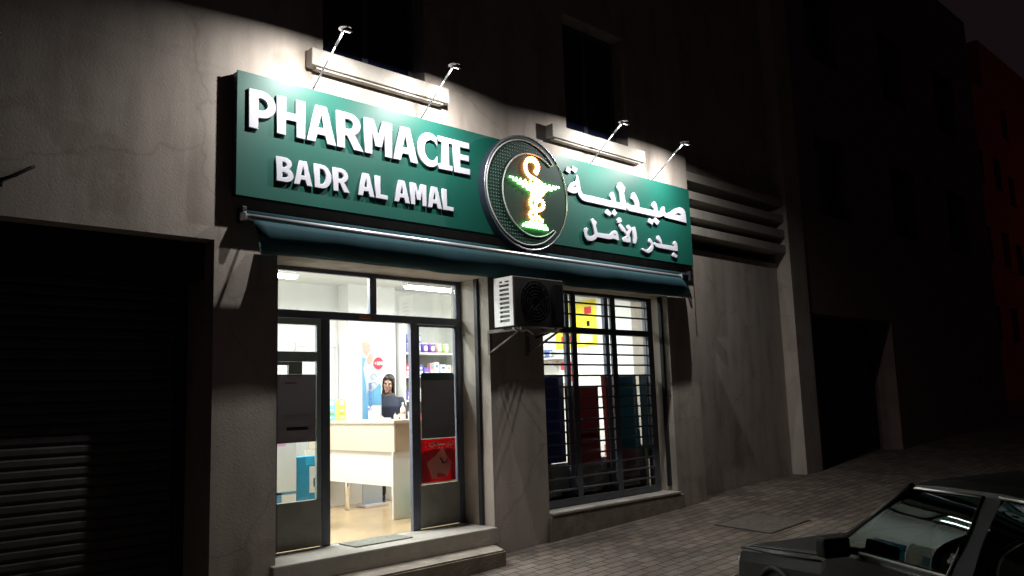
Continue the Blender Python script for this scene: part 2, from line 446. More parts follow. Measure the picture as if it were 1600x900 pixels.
# ================================================================== SETTING
PS = 0.034
def pave_z(x, y): return -0.29 + PS * (x - 5.87) + 0.045 * min(y, 0.0)
def sheet(xs, ys, fz):
    bm = bmesh.new()
    g = [[bm.verts.new((x, y, fz(x, y))) for y in ys] for x in xs]
    for i in range(len(xs) - 1):
        for k in range(len(ys) - 1):
            bm.faces.new((g[i][k], g[i + 1][k], g[i + 1][k + 1], g[i][k + 1]))
    bmesh.ops.recalc_face_normals(bm, faces=bm.faces[:])
    for f in bm.faces:
        if f.normal.z < 0: f.normal_flip()
    return bm
KY = -2.75
structure('pavement', sheet([-14, 3, 8, 14, 30, 60], [KY, 0.0, 0.7, 2.5], pave_z), M['pavers'])
bm = bmesh.new()
for i in range(60):
    xa, xb = -14 + i * 1.2, -14 + (i + 1) * 1.2 - 0.008
    za, zb = pave_z(xa, KY), pave_z(xb, KY)
    vs = [bm.verts.new(p) for p in ((xa, KY - .14, za - 1.2), (xb, KY - .14, zb - 1.2), (xb, KY - .002, zb - 1.2), (xa, KY - .002, za - 1.2),
                                    (xa, KY - .14, za - .004), (xb, KY - .14, zb - .004), (xb, KY - .002, zb + .003), (xa, KY - .002, za + .003))]
    for q in ((0, 3, 2, 1), (4, 5, 6, 7), (0, 1, 5, 4), (1, 2, 6, 5), (2, 3, 7, 6), (3, 0, 4, 7)):
        bm.faces.new([vs[j] for j in q])
structure('kerb', bm, M['kerb'])
RS = 0.018
def road_z(x, y): return -0.571 + RS * (x - 5.0)
structure('road', sheet([-150, -14, 0, 10, 60, 260], [-200, -40, -10, KY - .1], road_z), M['asphalt'])
structure('ground', sheet([-150, 400], [KY - .12, 300], lambda x, y: -4.2), M['asphalt'])

# ================================================================== PHARMACY BUILDING
B = thing('apartment_building', 'beige plastered building with a lit pharmacy and a closed shutter at street level', 'building', (5.0, 0.3, -0.6))
SH = (-3.6, 2.79, -1.6, 2.67); DO = (3.35, 5.80, -1.6, 2.60); WI = (6.62, 9.05, 0.0, 2.60)
W1 = (3.80, 5.00, 4.54, 6.05); W2 = (7.17, 8.38, 4.53, 6.05)
W3 = (-1.6, -0.4, 4.54, 6.05)
link('facade_wall', wall_grid(-14, 9.70, -1.6, 11.0, 0.0, 0.62, [SH, DO, WI, W1, W2, W3]), M['plaster'], B)
# recess with louvres and the pillar beyond it
link('recess_wall', wall_grid(9.70, 12.59, -1.6, 11.0, 0.25, 0.55, [(9.72, 12.585, 3.40, 4.50)]), M['plaster'], B)
link('recess_back', box(9.70, 12.60, 0.95, 1.0, 3.2, 4.7), M['dark_metal'], B)
for z0, z1 in ((4.35, 4.485), (4.08, 4.20), (3.81, 3.945), (3.56, 3.686)):
    link('louvre_slat', box(9.703, 12.588, 0.06, 0.60, z0, z1, bev=0.008), M['stone_sill'], B)
bm = box(12.59, 13.15, 0.0, 0.6, -1.6, 11.0, bev=0.012)
link('pillar', bm, M['plaster'], B)
# upper windows with dark panes and projecting sills
for wx0, wx1, wz0, wz1 in (W1, W2, W3):
    fr = bmesh.new()
    for a in ((wx0 + .002, wx0 + .06, wz0 + .002, wz1 - .002), (wx1 - .06, wx1 - .002, wz0 + .002, wz1 - .002), ((wx0 + wx1) / 2 - .035, (wx0 + wx1) / 2 + .035, wz0 + .062, wz1 - .062)):
        quad_box(fr, a[0], a[1], .20, .26, a[2], a[3])
    for a in ((wx0 + .062, wx1 - .062, wz0 + .002, wz0 + .06), (wx0 + .062, wx1 - .062, wz1 - .06, wz1 - .002)):
        quad_box(fr, a[0], a[1], .20, .26, a[2], a[3])
    w = link('window', fr, M['slate_alu'], B)
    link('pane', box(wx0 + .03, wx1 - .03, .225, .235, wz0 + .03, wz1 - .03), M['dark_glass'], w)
for a in ((3.62, 5.23, 4.37, 4.535), (6.79, 8.58, 4.34, 4.50)):
    bm = box(a[0], a[1], -0.12, -0.002, a[2], a[3], bev=0.012)
    quad_box(bm, a[0] + .06, a[1] - .06, -0.09, -0.02, a[2] - .02, a[2] + .01, bev=0.006)
    link('window_sill', bm, M['stone_sill'], B)
# roller shutter of the shop next door
bm = bmesh.new()
prof = []
z = 2.37
while z > -1.3:
    prof += [(0.565, z), (0.548, z - 0.02), (0.548, z - 0.058), (0.565, z - 0.078)]
    z -= 0.082
for (ya, za), (yb, zb) in zip(prof[:-1], prof[1:]):
    f = bm.faces.new([bm.verts.new(p) for p in ((-3.58, ya, za), (2.77, ya, za), (2.77, yb, zb), (-3.58, yb, zb))])
bmesh.ops.remove_doubles(bm, verts=bm.verts[:], dist=1e-5)
link('roller_shutter', bm, M['shutter'], B)
link('shutter_housing', box(-3.59, 2.786, 0.18, 0.60, 2.36, 2.668), M['dark_metal'], B)
link('shutter_guide', box(2.70, 2.788, 0.50, 0.58, -1.5, 2.358), M['dark_metal'], B)
# shop shell
X0, X1, YB, ZC = 3.02, 9.42, 3.45, 2.95
link('shop_floor', box(X0, X1, 0.50, YB, -0.12, 0.0), M['floor'], B)
link('shop_ceiling', box(X0, X1, 0.622, YB, ZC, ZC + .1), M['ceiling'], B)
link('back_wall', box(X0 - .1, X1 + .1, YB, YB + .1, -0.1, ZC + .1), M['wall_in'], B)
link('side_wall', box(X0 - .1, X0, 0.622, YB - .001, -0.1, ZC + .1), M['wall_in'], B)
link('side_wall', box(X1, X1 + .1, 0.622, YB - .001, -0.1, ZC + .1), M['wall_in'], B)
link('wall_column', box(6.08, 6.86, 3.18, YB - .002, 0.001, ZC - .001), M['wall_in'], B)
# inner door in the back wall
bm = bmesh.new()
quad_box(bm, 5.42, 5.47, YB - .03, YB - .002, 0.002, 2.08); quad_box(bm, 6.02, 6.07, YB - .03, YB - .002, 0.002, 2.08); quad_box(bm, 5.42, 6.07, YB - .03, YB - .002, 2.082, 2.13)
quad_box(bm, 5.475, 6.015, YB - .02, YB - .002, 0.004, 2.078)
d = link('inner_door', bm, M['white_metal'], B)
bm = bmesh.new(); tube(bm, [(5.96, YB - .06, 1.02), (5.86, YB - .06, 1.02)], .011); tube(bm, [(5.96, YB - .06, 1.02), (5.96, YB - .018, 1.02)], .011)
link('handle', bm, M['steel'], d)

# doorway: slab, step, shutter guides
bm = box(3.30, 5.79, -0.06, 0.499, -0.17, 0.0, bev=0.014)
link('threshold_slab', bm, M['stone_sill'], B)
link('slab_riser', box(3.33, 5.775, -0.045, 0.4, -0.9, -0.172), M['concrete'], B)
bm = bmesh.new()
prism_axis(bm, [(3.26, -0.37), (5.60, -0.37), (5.73, -0.10), (5.73, -0.047), (3.26, -0.047)], -0.9, -0.165, 'z')
bmesh.ops.bevel(bm, geom=[e for e in bm.edges if all(v.co.z > -0.2 for v in e.verts)], offset=.016, segments=2, affect='EDGES')
link('entrance_step', bm, M['concrete'], B)
for xa, xb, ya, yb, za, zb in ((5.765, 5.798, 0.150, 0.20, 0.002, 2.598), (3.352, 3.385, 0.150, 0.20, 0.002, 2.598), (9.015, 9.048, 0.09, 0.14, 0.09, 2.598), (6.622, 6.655, 0.09, 0.14, 0.09, 2.598)):
    link('shutter_guide', box(xa, xb, ya, yb, za, zb), M['dark_metal'], B)
# window sill of the pharmacy window
bm = box(6.60, 9.12, -0.05, -0.002, -0.9, -0.002, bev=.012)
link('window_plinth', bm, M['concrete'], B)
link('window_ledge', box(6.625, 9.045, -0.055, 0.60, 0.003, 0.035, bev=.008), M['stone_sill'], B)

# shop front, aluminium
YD0, YD1 = 0.455, 0.505
fr = bmesh.new()
for a in ((3.352, 3.60, 0.002, 2.598), (5.73, 5.796, 0.002, 2.598)):
    quad_box(fr, a[0], a[1], YD0, YD1, a[2], a[3], bev=.004)
for a in ((4.055, 4.145), (5.105, 5.195)):
    quad_box(fr, a[0], a[1], YD0, YD1, 0.002, 2.112, bev=.004)
quad_box(fr, 3.602, 5.728, YD0 - .004, YD1 + .004, 2.113, 2.19, bev=.004)
quad_box(fr, 3.602, 5.728, YD0, YD1, 2.558, 2.598, bev=.004)
quad_box(fr, 4.605, 4.685, YD0, YD1, 2.192, 2.556, bev=.004)
SF = link('shop_front', fr, M['slate_alu'], B)
link('transom_pane', box(3.602, 4.603, .478, .484, 2.192, 2.556), M['glass'], SF)
link('transom_pane', box(4.687, 5.728, .478, .484, 2.192, 2.556), M['glass'], SF)
link('closer_cover', box(4.47, 4.60, YD0 - .03, YD0 - .006, 2.135, 2.165, bev=.005), colour('closer_copper', (0.42, 0.14, 0.06)), SF)
# left leaf
fr = bmesh.new()
quad_box(fr, 4.005, 4.053, .460, .50, 0.435, 2.110, bev=.003)
quad_box(fr, 3.602, 4.003, .460, .50, 2.052, 2.110, bev=.003)
quad_box(fr, 3.602, 4.003, .463, .50, 1.705, 1.80, bev=.003)
quad_box(fr, 3.715, 3.855, .465, .50, 1.588, 1.703, bev=.003)
quad_box(fr, 3.602, 3.713, .466, .50, 1.672, 1.703, bev=.003)
L1 = link('door_leaf', fr, M['green_alu'], B)
link('pane', box(3.602, 4.004, .480, .484, 0.435, 2.05), M['glass'], L1)
link('kick_panel', box(3.602, 4.053, .458, .502, 0.012, 0.433, bev=.004), M['kick'], L1)
# right leaf
fr = bmesh.new()
quad_box(fr, 5.200, 5.222, .460, .50, 0.445, 2.108, bev=.003); quad_box(fr, 5.708, 5.728, .460, .50, 0.445, 2.108, bev=.003)
quad_box(fr, 5.224, 5.706, .460, .50, 2.085, 2.108, bev=.003)
L2 = link('door_leaf', fr, M['slate_alu'], B)
link('pane', box(5.224, 5.706, .480, .484, 0.445, 2.083), M['glass'], L2)
link('kick_panel', box(5.200, 5.728, .458, .502, 0.012, 0.443, bev=.004), M['kick'], L2)
# shop window glazing behind the grille
fr = bmesh.new()
for a in ((6.63, 6.70), (7.33, 7.40), (8.08, 8.16), (8.93, 9.01)):
    quad_box(fr, a[0], a[1], .30, .35, 0.10, 2.545, bev=.003)
quad_box(fr, 6.63, 9.01, .296, .352, 2.545, 2.598, bev=.003); quad_box(fr, 6.63, 9.01, .296, .352, 0.036, 0.10, bev=.003); quad_box(fr, 6.702, 9.01, .292, .348, 2.07, 2.13, bev=.003)
SW = link('shop_window', fr, M['slate_alu'], B)
for a in ((6.70, 7.33), (7.40, 8.08), (8.16, 8.93)):
    link('pane', box(a[0], a[1], .322, .328, .10, 2.07), M['glass'], SW)
    link('pane', box(a[0], a[1], .322, .328, 2.13, 2.545), M['glass'], SW)

# ================================================================== NEIGHBOURS
N = thing('neighbouring_building', 'unlit dark building with a black garage opening, just beyond the pillar', 'building', (20, 0.3, -0.2))
GH = (13.22, 16.6, -1.0, 2.58)
wins = [(x, x + 1.3, z, z + 1.5) for x in (13.9, 17.3, 20.6) for z in (4.4, 7.4)]
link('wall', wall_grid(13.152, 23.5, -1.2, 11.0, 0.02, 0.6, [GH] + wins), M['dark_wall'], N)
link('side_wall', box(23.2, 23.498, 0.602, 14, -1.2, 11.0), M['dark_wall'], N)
link('garage_door', box(13.23, 16.59, .45, .5, -1.0, 2.575), M['dark_metal'], N)
for w in wins:
    f = bmesh.new()
    for a in ((w[0] + .002, w[0] + .07, w[2] + .002, w[3] - .002), (w[1] - .07, w[1] - .002, w[2] + .002, w[3] - .002)):
        quad_box(f, a[0], a[1], .25, .30, a[2], a[3])
    for a in ((w[2] + .002, w[2] + .07), (w[3] - .07, w[3] - .002)):
        quad_box(f, w[0] + .072, w[1] - .072, .25, .30, a[0], a[1])
    wo = link('window', f, M['dark_metal'], N)
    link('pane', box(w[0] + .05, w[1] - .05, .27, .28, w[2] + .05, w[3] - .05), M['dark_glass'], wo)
RB = thing('tall_apartment_block', 'tall stepped apartment block glowing dull red at the end of the dark street', 'building', (46, 6, 0))
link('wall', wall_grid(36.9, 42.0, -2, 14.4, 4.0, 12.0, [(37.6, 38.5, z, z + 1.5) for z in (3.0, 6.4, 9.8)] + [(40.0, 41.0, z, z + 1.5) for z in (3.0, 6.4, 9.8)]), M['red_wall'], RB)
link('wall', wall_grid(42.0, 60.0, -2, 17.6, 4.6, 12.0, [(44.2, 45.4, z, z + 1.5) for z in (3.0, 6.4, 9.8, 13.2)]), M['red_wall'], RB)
for x0, x1 in ((37.6, 38.5), (40.0, 41.0), (44.2, 45.4)):
    for z in (3.0, 6.4, 9.8):
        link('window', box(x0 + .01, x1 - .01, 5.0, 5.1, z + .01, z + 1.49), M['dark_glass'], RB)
SL = thing('added_street_lamp', 'unseen street lamp with a red orange bulb, added to light the far apartment block', 'lamp', (49, -9, 0.2))  # unseen lamp, added so the far block is lit dull red
bm = bmesh.new(); tube(bm, [(49, -9, -.5), (49, -9, 8.0)], .09, 12, r1=.05); link('post', bm, M['dark_metal'], SL)
bm = bmesh.new(); tube(bm, [(49, -9, 8.0), (48.9, -8.6, 8.4), (48.6, -7.6, 8.6)], .04, 10); link('arm', bm, M['dark_metal'], SL)
bm = bmesh.new(); ellipsoid(bm, (48.6, -7.4, 8.58), (.2, .38, .10)); link('lamp_head', bm, M['dark_metal'], SL)
bm = bmesh.new(); ellipsoid(bm, (48.6, -7.35, 8.47), (.10, .16, .07)); link('bulb', bm, M['added_bulb'], SL)
pl = bpy.data.lights.new('added_lamp_light', 'SPOT'); pl.energy = ADDED_LAMP_W; pl.color = (1.0, 0.16, 0.03); pl.shadow_soft_size = .15; pl.spot_size = R(150); pl.spot_blend = 0.6
po = bpy.data.objects.new('added_lamp_light', pl); sc.collection.objects.link(po); po.parent = SL
po.location = Vector((48.6, -7.3, 8.3)) - SL.location
po.rotation_euler = Vector((-0.1, 1.0, 0.1)).to_track_quat('-Z', 'Y').to_euler()

# ================================================================== SHOP SIGN
SX0, SX1, SZ0, SZ1, SY = 2.927, 9.575, 3.053, 4.132, -0.10
S = thing('shop_sign', 'long green shop sign with raised white French and Arabic lettering above the awning', 'sign', (6.1, SY / 2, SZ0))
link('sign_body', box(SX0, SX1, SY + .012, -0.003, SZ0, SZ1, bev=.006), M['sign_side'], S)
link('sign_face', box(SX0 - .004, SX1 + .004, SY, SY + .0118, SZ0 - .002, SZ1 + .004), M['green'], S)
def ell(cx, cz, rx, rz, a0, a1, n=12):
    return [(cx + rx * math.cos(R(a0 + (a1 - a0) * i / n)), cz + rz * math.sin(R(a0 + (a1 - a0) * i / n))) for i in range(n + 1)]
def glyph(ch, w):
    s = .255
    if ch == 'P':
        rx = min(.40, w - s - .02); cx = w - rx
        return [[(0, 0), (s, 0), (s, .29)] + ell(cx, .645, rx, .355, -90, 90) + [(0, 1)],
                [(s, .49)] + ell(cx - .02, .645, rx - .20, .155, -90, 90) + [(s, .80)]]
    if ch == 'R':
        rx = min(.38, w - s - .10); cx = w - .08 - rx
        return [[(0, 0), (s, 0), (s, .36), (s + .06, .36), (w - .30, 0), (w + .01, 0), (w - .27, .425)] + ell(cx, .69, rx, .31, -52, 90) + [(0, 1)],
                [(s, .55)] + ell(cx - .02, .685, rx - .20, .135, -90, 90) + [(s, .82)]]
    if ch == 'B':
        return [[(0, 0)] + ell(w - .34, .285, .34, .285, -90, 62) + ell(w - .38, .755, .31, .245, -52, 90) + [(0, 1)],
                [(s, .18)] + ell(w - .40, .285, .15, .105, -90, 90, 8) + [(s, .39)],
                [(s, .60)] + ell(w - .42, .705, .12, .105, -90, 90, 8) + [(s, .81)]]
    if ch == 'D':
        return [[(0, 0)] + ell(w - .45, .5, .45, .5, -90, 90, 16) + [(0, 1)],
                [(s, .19)] + ell(w - .45, .5, .19, .31, -90, 90, 12) + [(s, .81)]]
    if ch == 'A':
        return [[(0, 0), (.265, 0), (.33, .215), (w - .33, .215), (w - .265, 0), (w, 0), (w / 2 + .155, 1), (w / 2 - .155, 1)],
                [(w / 2 - .10, .405), (w / 2 + .10, .405), (w / 2, .76)]]
    if ch == 'M':
        return [[(0, 0), (.25, 0), (.25, .66), (w / 2 - .11, .24), (w / 2 + .11, .24), (w - .25, .66), (w - .25, 0), (w, 0), (w, 1), (w - .30, 1), (w / 2, .55), (.30, 1), (0, 1)]]
    if ch == 'H':
        return [[(0, 0), (s, 0), (s, .41), (w - s, .41), (w - s, 0), (w, 0), (w, 1), (w - s, 1), (w - s, .61), (s, .61), (s, 1), (0, 1)]]
    if ch == 'C':
        return [ell(.60 * w, .5, .60 * w, .515, 50, 310, 26) + [(w - .012, .36)] + ell(.70 * w, .5, .36 * w, .305, 298, 62, 20) + [(w - .012, .64)]]
    if ch == 'I':
        return [[(0, 0), (w, 0), (w, .165), (w / 2 + .135, .165), (w / 2 + .135, .835), (w, .835), (w, 1), (0, 1), (0, .835), (w / 2 - .135, .835), (w / 2 - .135, .165), (0, .165)]]
    if ch == 'E':
        return [[(0, 0), (w, 0), (w, .19), (s, .19), (s, .415), (w - .03, .415), (w - .03, .60), (s, .60), (s, .81), (w - .01, .81), (w - .01, 1), (0, 1)]]
    if ch == 'L':
        return [[(0, 0), (w, 0), (w, .195), (s, .195), (s, 1), (0, 1)]]
def latin_row(items, z0, h):
    out = []
    for ch, xa, xb in items:
        for c in glyph(ch, (xb - xa) / h):
            out.append([(xa + p[0] * h, z0 + p[1] * h) for p in c])
    return out
YL0, YL1 = SY - .002, SY - .024
row1 = latin_row([('P', 3.016, 3.264), ('H', 3.273, 3.550), ('A', 3.558, 3.865), ('R', 3.872, 4.158), ('M', 4.174, 4.490), ('A', 4.499, 4.802), ('C', 4.799, 5.053), ('I', 5.064, 5.246), ('E', 5.264, 5.485)], 3.644, 0.348)  # letter extents read from image pixels, rescaled about the camera to the sign face
row2 = latin_row([('B', 3.273, 3.436), ('A', 3.436, 3.623), ('D', 3.640, 3.815), ('R', 3.832, 4.009), ('A', 4.091, 4.282), ('L', 4.291, 4.431), ('A', 4.504, 4.695), ('M', 4.703, 4.899), ('A', 4.911, 5.097), ('L', 5.104, 5.248)], 3.221, 0.221)
AR = [  # outlines traced from image pixels, then scaled about the camera onto the sign
('dot', [(7.028, 4.014), (7.091, 3.998), (7.060, 3.931), (6.977, 3.956)]) ,
('dot', [(7.123, 4.039), (7.207, 4.014), (7.163, 3.955), (7.090, 3.982)]) ,
('body1', [(7.194, 3.941), (7.215, 3.913), (7.230, 3.835), (7.251, 3.751), (7.283, 3.716), (7.360, 3.717), (7.834, 3.715), (7.825, 3.739), (7.797, 3.759), (7.792, 3.775), (7.816, 3.811), (7.843, 3.830), (7.874, 3.823), (7.899, 3.770), (7.912, 3.713), (8.015, 3.713), (8.004, 3.778), (7.991, 3.851), (7.956, 3.895), (7.951, 3.918), (7.980, 3.967), (8.021, 3.989), (8.058, 3.971), (8.114, 3.928), (8.096, 3.880), (8.082, 3.857), (8.097, 3.784), (8.116, 3.724), (8.111, 3.631), (7.777, 3.629), (7.318, 3.631), (7.261, 3.639), (7.211, 3.675), (7.185, 3.722), (7.150, 3.705), (7.115, 3.694), (7.081, 3.696), (6.992, 3.713), (7.011, 3.749), (7.041, 3.790), (7.090, 3.829), (7.160, 3.860), (7.161, 3.876), (7.175, 3.910)]) ,
('hole1', [(7.103, 3.779), (7.156, 3.806), (7.170, 3.798), (7.166, 3.785)]) ,
('dot', [(7.677, 3.543), (7.737, 3.595), (7.815, 3.549), (7.767, 3.504)]) ,
('dot', [(7.820, 3.547), (7.870, 3.610), (7.924, 3.571), (7.875, 3.519)]) ,
('body2', [(8.126, 3.728), (8.152, 3.734), (8.187, 3.715), (8.312, 3.716), (8.301, 3.752), (8.266, 3.786), (8.223, 3.805), (8.229, 3.827), (8.251, 3.872), (8.283, 3.894), (8.312, 3.887), (8.360, 3.832), (8.388, 3.779), (8.390, 3.711), (8.721, 3.712), (8.706, 3.739), (8.659, 3.766), (8.661, 3.780), (8.696, 3.825), (8.720, 3.836), (8.751, 3.825), (8.778, 3.778), (8.783, 3.716), (8.827, 3.715), (8.864, 3.732), (8.880, 3.764), (8.906, 3.790), (8.934, 3.796), (8.954, 3.781), (8.948, 3.729), (8.971, 3.712), (9.021, 3.719), (9.097, 3.752), (9.195, 3.807), (9.307, 3.841), (9.383, 3.834), (9.430, 3.800), (9.441, 3.741), (9.446, 3.633), (9.094, 3.641), (8.981, 3.645), (8.933, 3.653), (8.906, 3.668), (8.868, 3.645), (8.811, 3.629), (8.693, 3.629), (8.180, 3.629), (8.137, 3.641), (8.119, 3.671)]) ,
('hole2', [(9.173, 3.722), (9.272, 3.754), (9.347, 3.738), (9.320, 3.725)]) ,
('dot', [(8.553, 3.541), (8.604, 3.595), (8.684, 3.560), (8.648, 3.502)]) ,
('dot', [(8.677, 3.563), (8.723, 3.618), (8.806, 3.577), (8.754, 3.523)]) ,
('body3', [(7.445, 3.440), (7.480, 3.419), (7.516, 3.403), (7.510, 3.380), (7.494, 3.356), (7.513, 3.299), (7.521, 3.273), (7.634, 3.271), (7.758, 3.276), (7.774, 3.290), (7.810, 3.320), (7.860, 3.339), (7.899, 3.333), (7.916, 3.305), (7.927, 3.255), (7.937, 3.217), (7.909, 3.215), (7.827, 3.229), (7.792, 3.220), (7.753, 3.211), (7.629, 3.212), (7.514, 3.213), (7.477, 3.182), (7.429, 3.158), (7.383, 3.150), (7.328, 3.153), (7.290, 3.178), (7.270, 3.216), (7.265, 3.252), (7.283, 3.290), (7.316, 3.310), (7.353, 3.302), (7.332, 3.265), (7.324, 3.241), (7.333, 3.220), (7.368, 3.208), (7.415, 3.215), (7.453, 3.230), (7.468, 3.251), (7.453, 3.292), (7.438, 3.352), (7.414, 3.396), (7.420, 3.424)]) ,
('hole3', [(7.831, 3.289), (7.854, 3.289), (7.876, 3.275), (7.853, 3.274)]) ,
('body4', [(7.976, 3.442), (8.010, 3.428), (8.062, 3.389), (8.109, 3.340), (8.131, 3.365), (8.124, 3.383), (8.103, 3.401), (8.106, 3.424), (8.143, 3.447), (8.177, 3.432), (8.211, 3.410), (8.205, 3.390), (8.182, 3.365), (8.158, 3.333), (8.148, 3.306), (8.165, 3.282), (8.168, 3.221), (8.118, 3.211), (8.008, 3.216), (8.017, 3.265), (8.053, 3.279), (8.090, 3.295), (8.066, 3.322), (8.038, 3.341), (7.999, 3.346), (7.971, 3.375), (7.944, 3.403), (7.950, 3.427)]) ,
('hole4', [(8.098, 3.275), (8.114, 3.281), (8.121, 3.271), (8.105, 3.263)]) ,
('hamza', [(7.921, 3.496), (7.963, 3.518), (8.002, 3.514), (7.996, 3.494), (8.015, 3.483), (8.008, 3.466), (7.937, 3.440), (7.913, 3.447), (7.929, 3.462), (7.912, 3.475)]) ,
('alef', [(8.270, 3.437), (8.284, 3.419), (8.299, 3.356), (8.304, 3.291), (8.290, 3.244), (8.266, 3.209), (8.215, 3.217), (8.234, 3.251), (8.234, 3.309), (8.222, 3.359), (8.221, 3.405), (8.239, 3.430)]) ,
('ra', [(8.580, 3.321), (8.615, 3.303), (8.640, 3.272), (8.648, 3.232), (8.643, 3.192), (8.602, 3.148), (8.535, 3.116), (8.492, 3.121), (8.385, 3.152), (8.413, 3.172), (8.439, 3.167), (8.495, 3.154), (8.540, 3.174), (8.598, 3.221), (8.602, 3.241), (8.585, 3.259), (8.548, 3.266), (8.550, 3.288)]) ,
('body5', [(8.679, 3.277), (8.722, 3.271), (8.821, 3.272), (8.801, 3.289), (8.770, 3.310), (8.726, 3.321), (8.741, 3.359), (8.771, 3.381), (8.797, 3.370), (8.832, 3.326), (8.845, 3.271), (9.126, 3.274), (9.129, 3.288), (9.093, 3.294), (9.115, 3.331), (9.145, 3.347), (9.179, 3.335), (9.197, 3.285), (9.198, 3.213), (9.166, 3.209), (8.760, 3.212), (8.695, 3.224), (8.660, 3.254), (8.661, 3.267)]) ,
('dot', [(9.050, 3.139), (9.099, 3.186), (9.188, 3.150), (9.144, 3.111)]) ,
]
ar_top = [c for n, c in AR[:10]]
ar_bot = [c for n, c in AR[10:]]
for row in (row1, row2, ar_top, ar_bot):
    o = link('lettering', outline_mesh(row, YL0, YL1, bevel=.004), M['letter'], S)
# round LED emblem
EC = (6.262, 3.559); CAM_SCALE = 1.0385; ER = .649; EY = -.20
def cam_scaled(x, z): return (EC[0] + (x - 6.03) * CAM_SCALE, EC[1] + (z - 3.475) * CAM_SCALE)   # emblem points traced from image pixels, scaled about the camera to this depth
EM = thing('pharmacy_emblem', 'round emblem with a lit red snake and green cup in the middle of the sign', 'led sign', (EC[0], SY, EC[1] - ER))
def ring_disc(bm, cx, cz, r, y0, y1, n=72):
    return prism(bm, [(cx + r * math.cos(2 * math.pi * i / n), cz + r * math.sin(2 * math.pi * i / n)) for i in range(n)], y0, y1)
bm = ring_disc(bmesh.new(), *EC, ER, EY + .003, SY - .001)
link('drum', bm, M['sign_side'], EM)
bm = bmesh.new()
tube(bm, [(EC[0] + (ER - .006) * math.cos(2 * math.pi * i / 72), EY, EC[1] + (ER - .006) * math.sin(2 * math.pi * i / 72)) for i in range(72)], .009, 8, closed=True)
link('rim', bm, M['steel'], EM)
link('face_plate', ring_disc(bmesh.new(), *EC, ER - .03, EY + .0005, EY + .0025), M['disc'], EM)
# crescent outline in white tube
bm = bmesh.new()
oc, orr, ic, irr = (6.000, 3.472), .570, (6.108, 3.459), .455
tipa = (6.431, 3.829); tipb = (6.435, 3.105)
a0 = math.degrees(math.atan2(tipa[1] - oc[1], tipa[0] - oc[0])) + 1; a1 = 360 + math.degrees(math.atan2(tipb[1] - oc[1], tipb[0] - oc[0])) - 1
b0 = math.degrees(math.atan2(tipa[1] - ic[1], tipa[0] - ic[0])) + 4; b1 = 360 + math.degrees(math.atan2(tipb[1] - ic[1], tipb[0] - ic[0])) - 4
pa = ell(*oc, orr, orr, a0, a1, 60); pb = ell(*ic, irr, irr, b1, b0, 50)
tube(bm, [(cam_scaled(*p)[0], EY - .008, cam_scaled(*p)[1]) for p in pa + pb], .0075, 6, closed=True)
link('crescent_outline', bm, M['outline'], EM)
# unlit LED dots filling the crescent
bm = bmesh.new()
for iz in range(-16, 17):
    for ix in range(-17, 17):
        x, zz = 6.0 + ix * .036, 3.472 + iz * .036
        if math.hypot(x - oc[0], zz - oc[1]) < orr - .028 and math.hypot(x - ic[0], zz - ic[1]) > irr + .028:
            r = bmesh.ops.create_cone(bm, cap_ends=True, segments=6, radius1=.0085, radius2=.005, depth=.006)
            for v in r['verts']: v.co = Vector((cam_scaled(x, zz)[0] + v.co.x, EY - .0025 - v.co.z, cam_scaled(x, zz)[1] + v.co.y))
link('unlit_dots', bm, M['disc_hole'], EM)['kind'] = 'stuff'
def smooth_path(pts, step):
    P = [Vector((p[0], 0, p[1])) for p in pts]; out = []
    for i in range(len(P) - 1):
        p0 = P[max(i - 1, 0)]; p1 = P[i]; p2 = P[i + 1]; p3 = P[min(i + 2, len(P) - 1)]
        for k in range(12):
            t = k / 12
            out.append(.5 * ((2 * p1) + (p2 - p0) * t + (2 * p0 - 5 * p1 + 4 * p2 - p3) * t * t + (3 * p1 - p0 - 3 * p2 + p3) * t ** 3))
    out.append(P[-1])
    res = [out[0]]; acc = 0
    for a, b in zip(out[:-1], out[1:]):
        acc += (b - a).length
        if acc >= step: res.append(b); acc = 0
    return res
def beads(bm, pts, rows, gap, r=.0112):
    for i, p in enumerate(pts):
        a = pts[max(i - 1, 0)]; b = pts[min(i + 1, len(pts) - 1)]
        t = (b - a).normalized(); nrm = Vector((-t.z, 0, t.x))
        for k in rows:
            q = p + nrm * (k * gap)
            rr = bmesh.ops.create_icosphere(bm, subdivisions=1, radius=r)
            for v in rr['verts']: v.co = v.co + Vector((cam_scaled(q.x, q.z)[0], EY - .018, cam_scaled(q.x, q.z)[1]))
snake = [(6.150, 3.705), (6.185, 3.775), (6.160, 3.835), (6.100, 3.860), (6.030, 3.838), (5.990, 3.780), (5.995, 3.712), (6.044, 3.660), (6.141, 3.632), (6.225, 3.600), (6.262, 3.560), (6.245, 3.500), (6.190, 3.462), (6.105, 3.438), (6.050, 3.395), (6.050, 3.340), (6.105, 3.300), (6.180, 3.305), (6.240, 3.345), (6.238, 3.400), (6.180, 3.415), (6.140, 3.385)]
tail = [(6.130, 3.285), (6.062, 3.272), (6.030, 3.235), (6.062, 3.200), (6.120, 3.210), (6.160, 3.220), (6.190, 3.195), (6.235, 3.185)]
bm = bmesh.new(); beads(bm, smooth_path(snake, .021), (-1, 1), .013); beads(bm, smooth_path(snake, .021)[:12], (2.6,), .012)
beads(bm, smooth_path(tail, .021), (-1, 1), .011)
link('snake_lights', bm, M['led_red'], EM)['kind'] = 'stuff'
bm = bmesh.new(); beads(bm, smooth_path(snake, .026), (0,), .02, r=.009); beads(bm, smooth_path(tail, .026), (0,), .02, r=.009)
for k in range(6):
    zz = 3.590 - k * .024; hw = .36 - .055 * k - .004 * k * k
    beads(bm, smooth_path([(6.128 - hw * .78, zz - .006), (6.128 + hw * .62, zz - .006)], .034), (0,), .02, r=.009)
link('inner_lights', bm, M['led_amber'], EM)['kind'] = 'stuff'
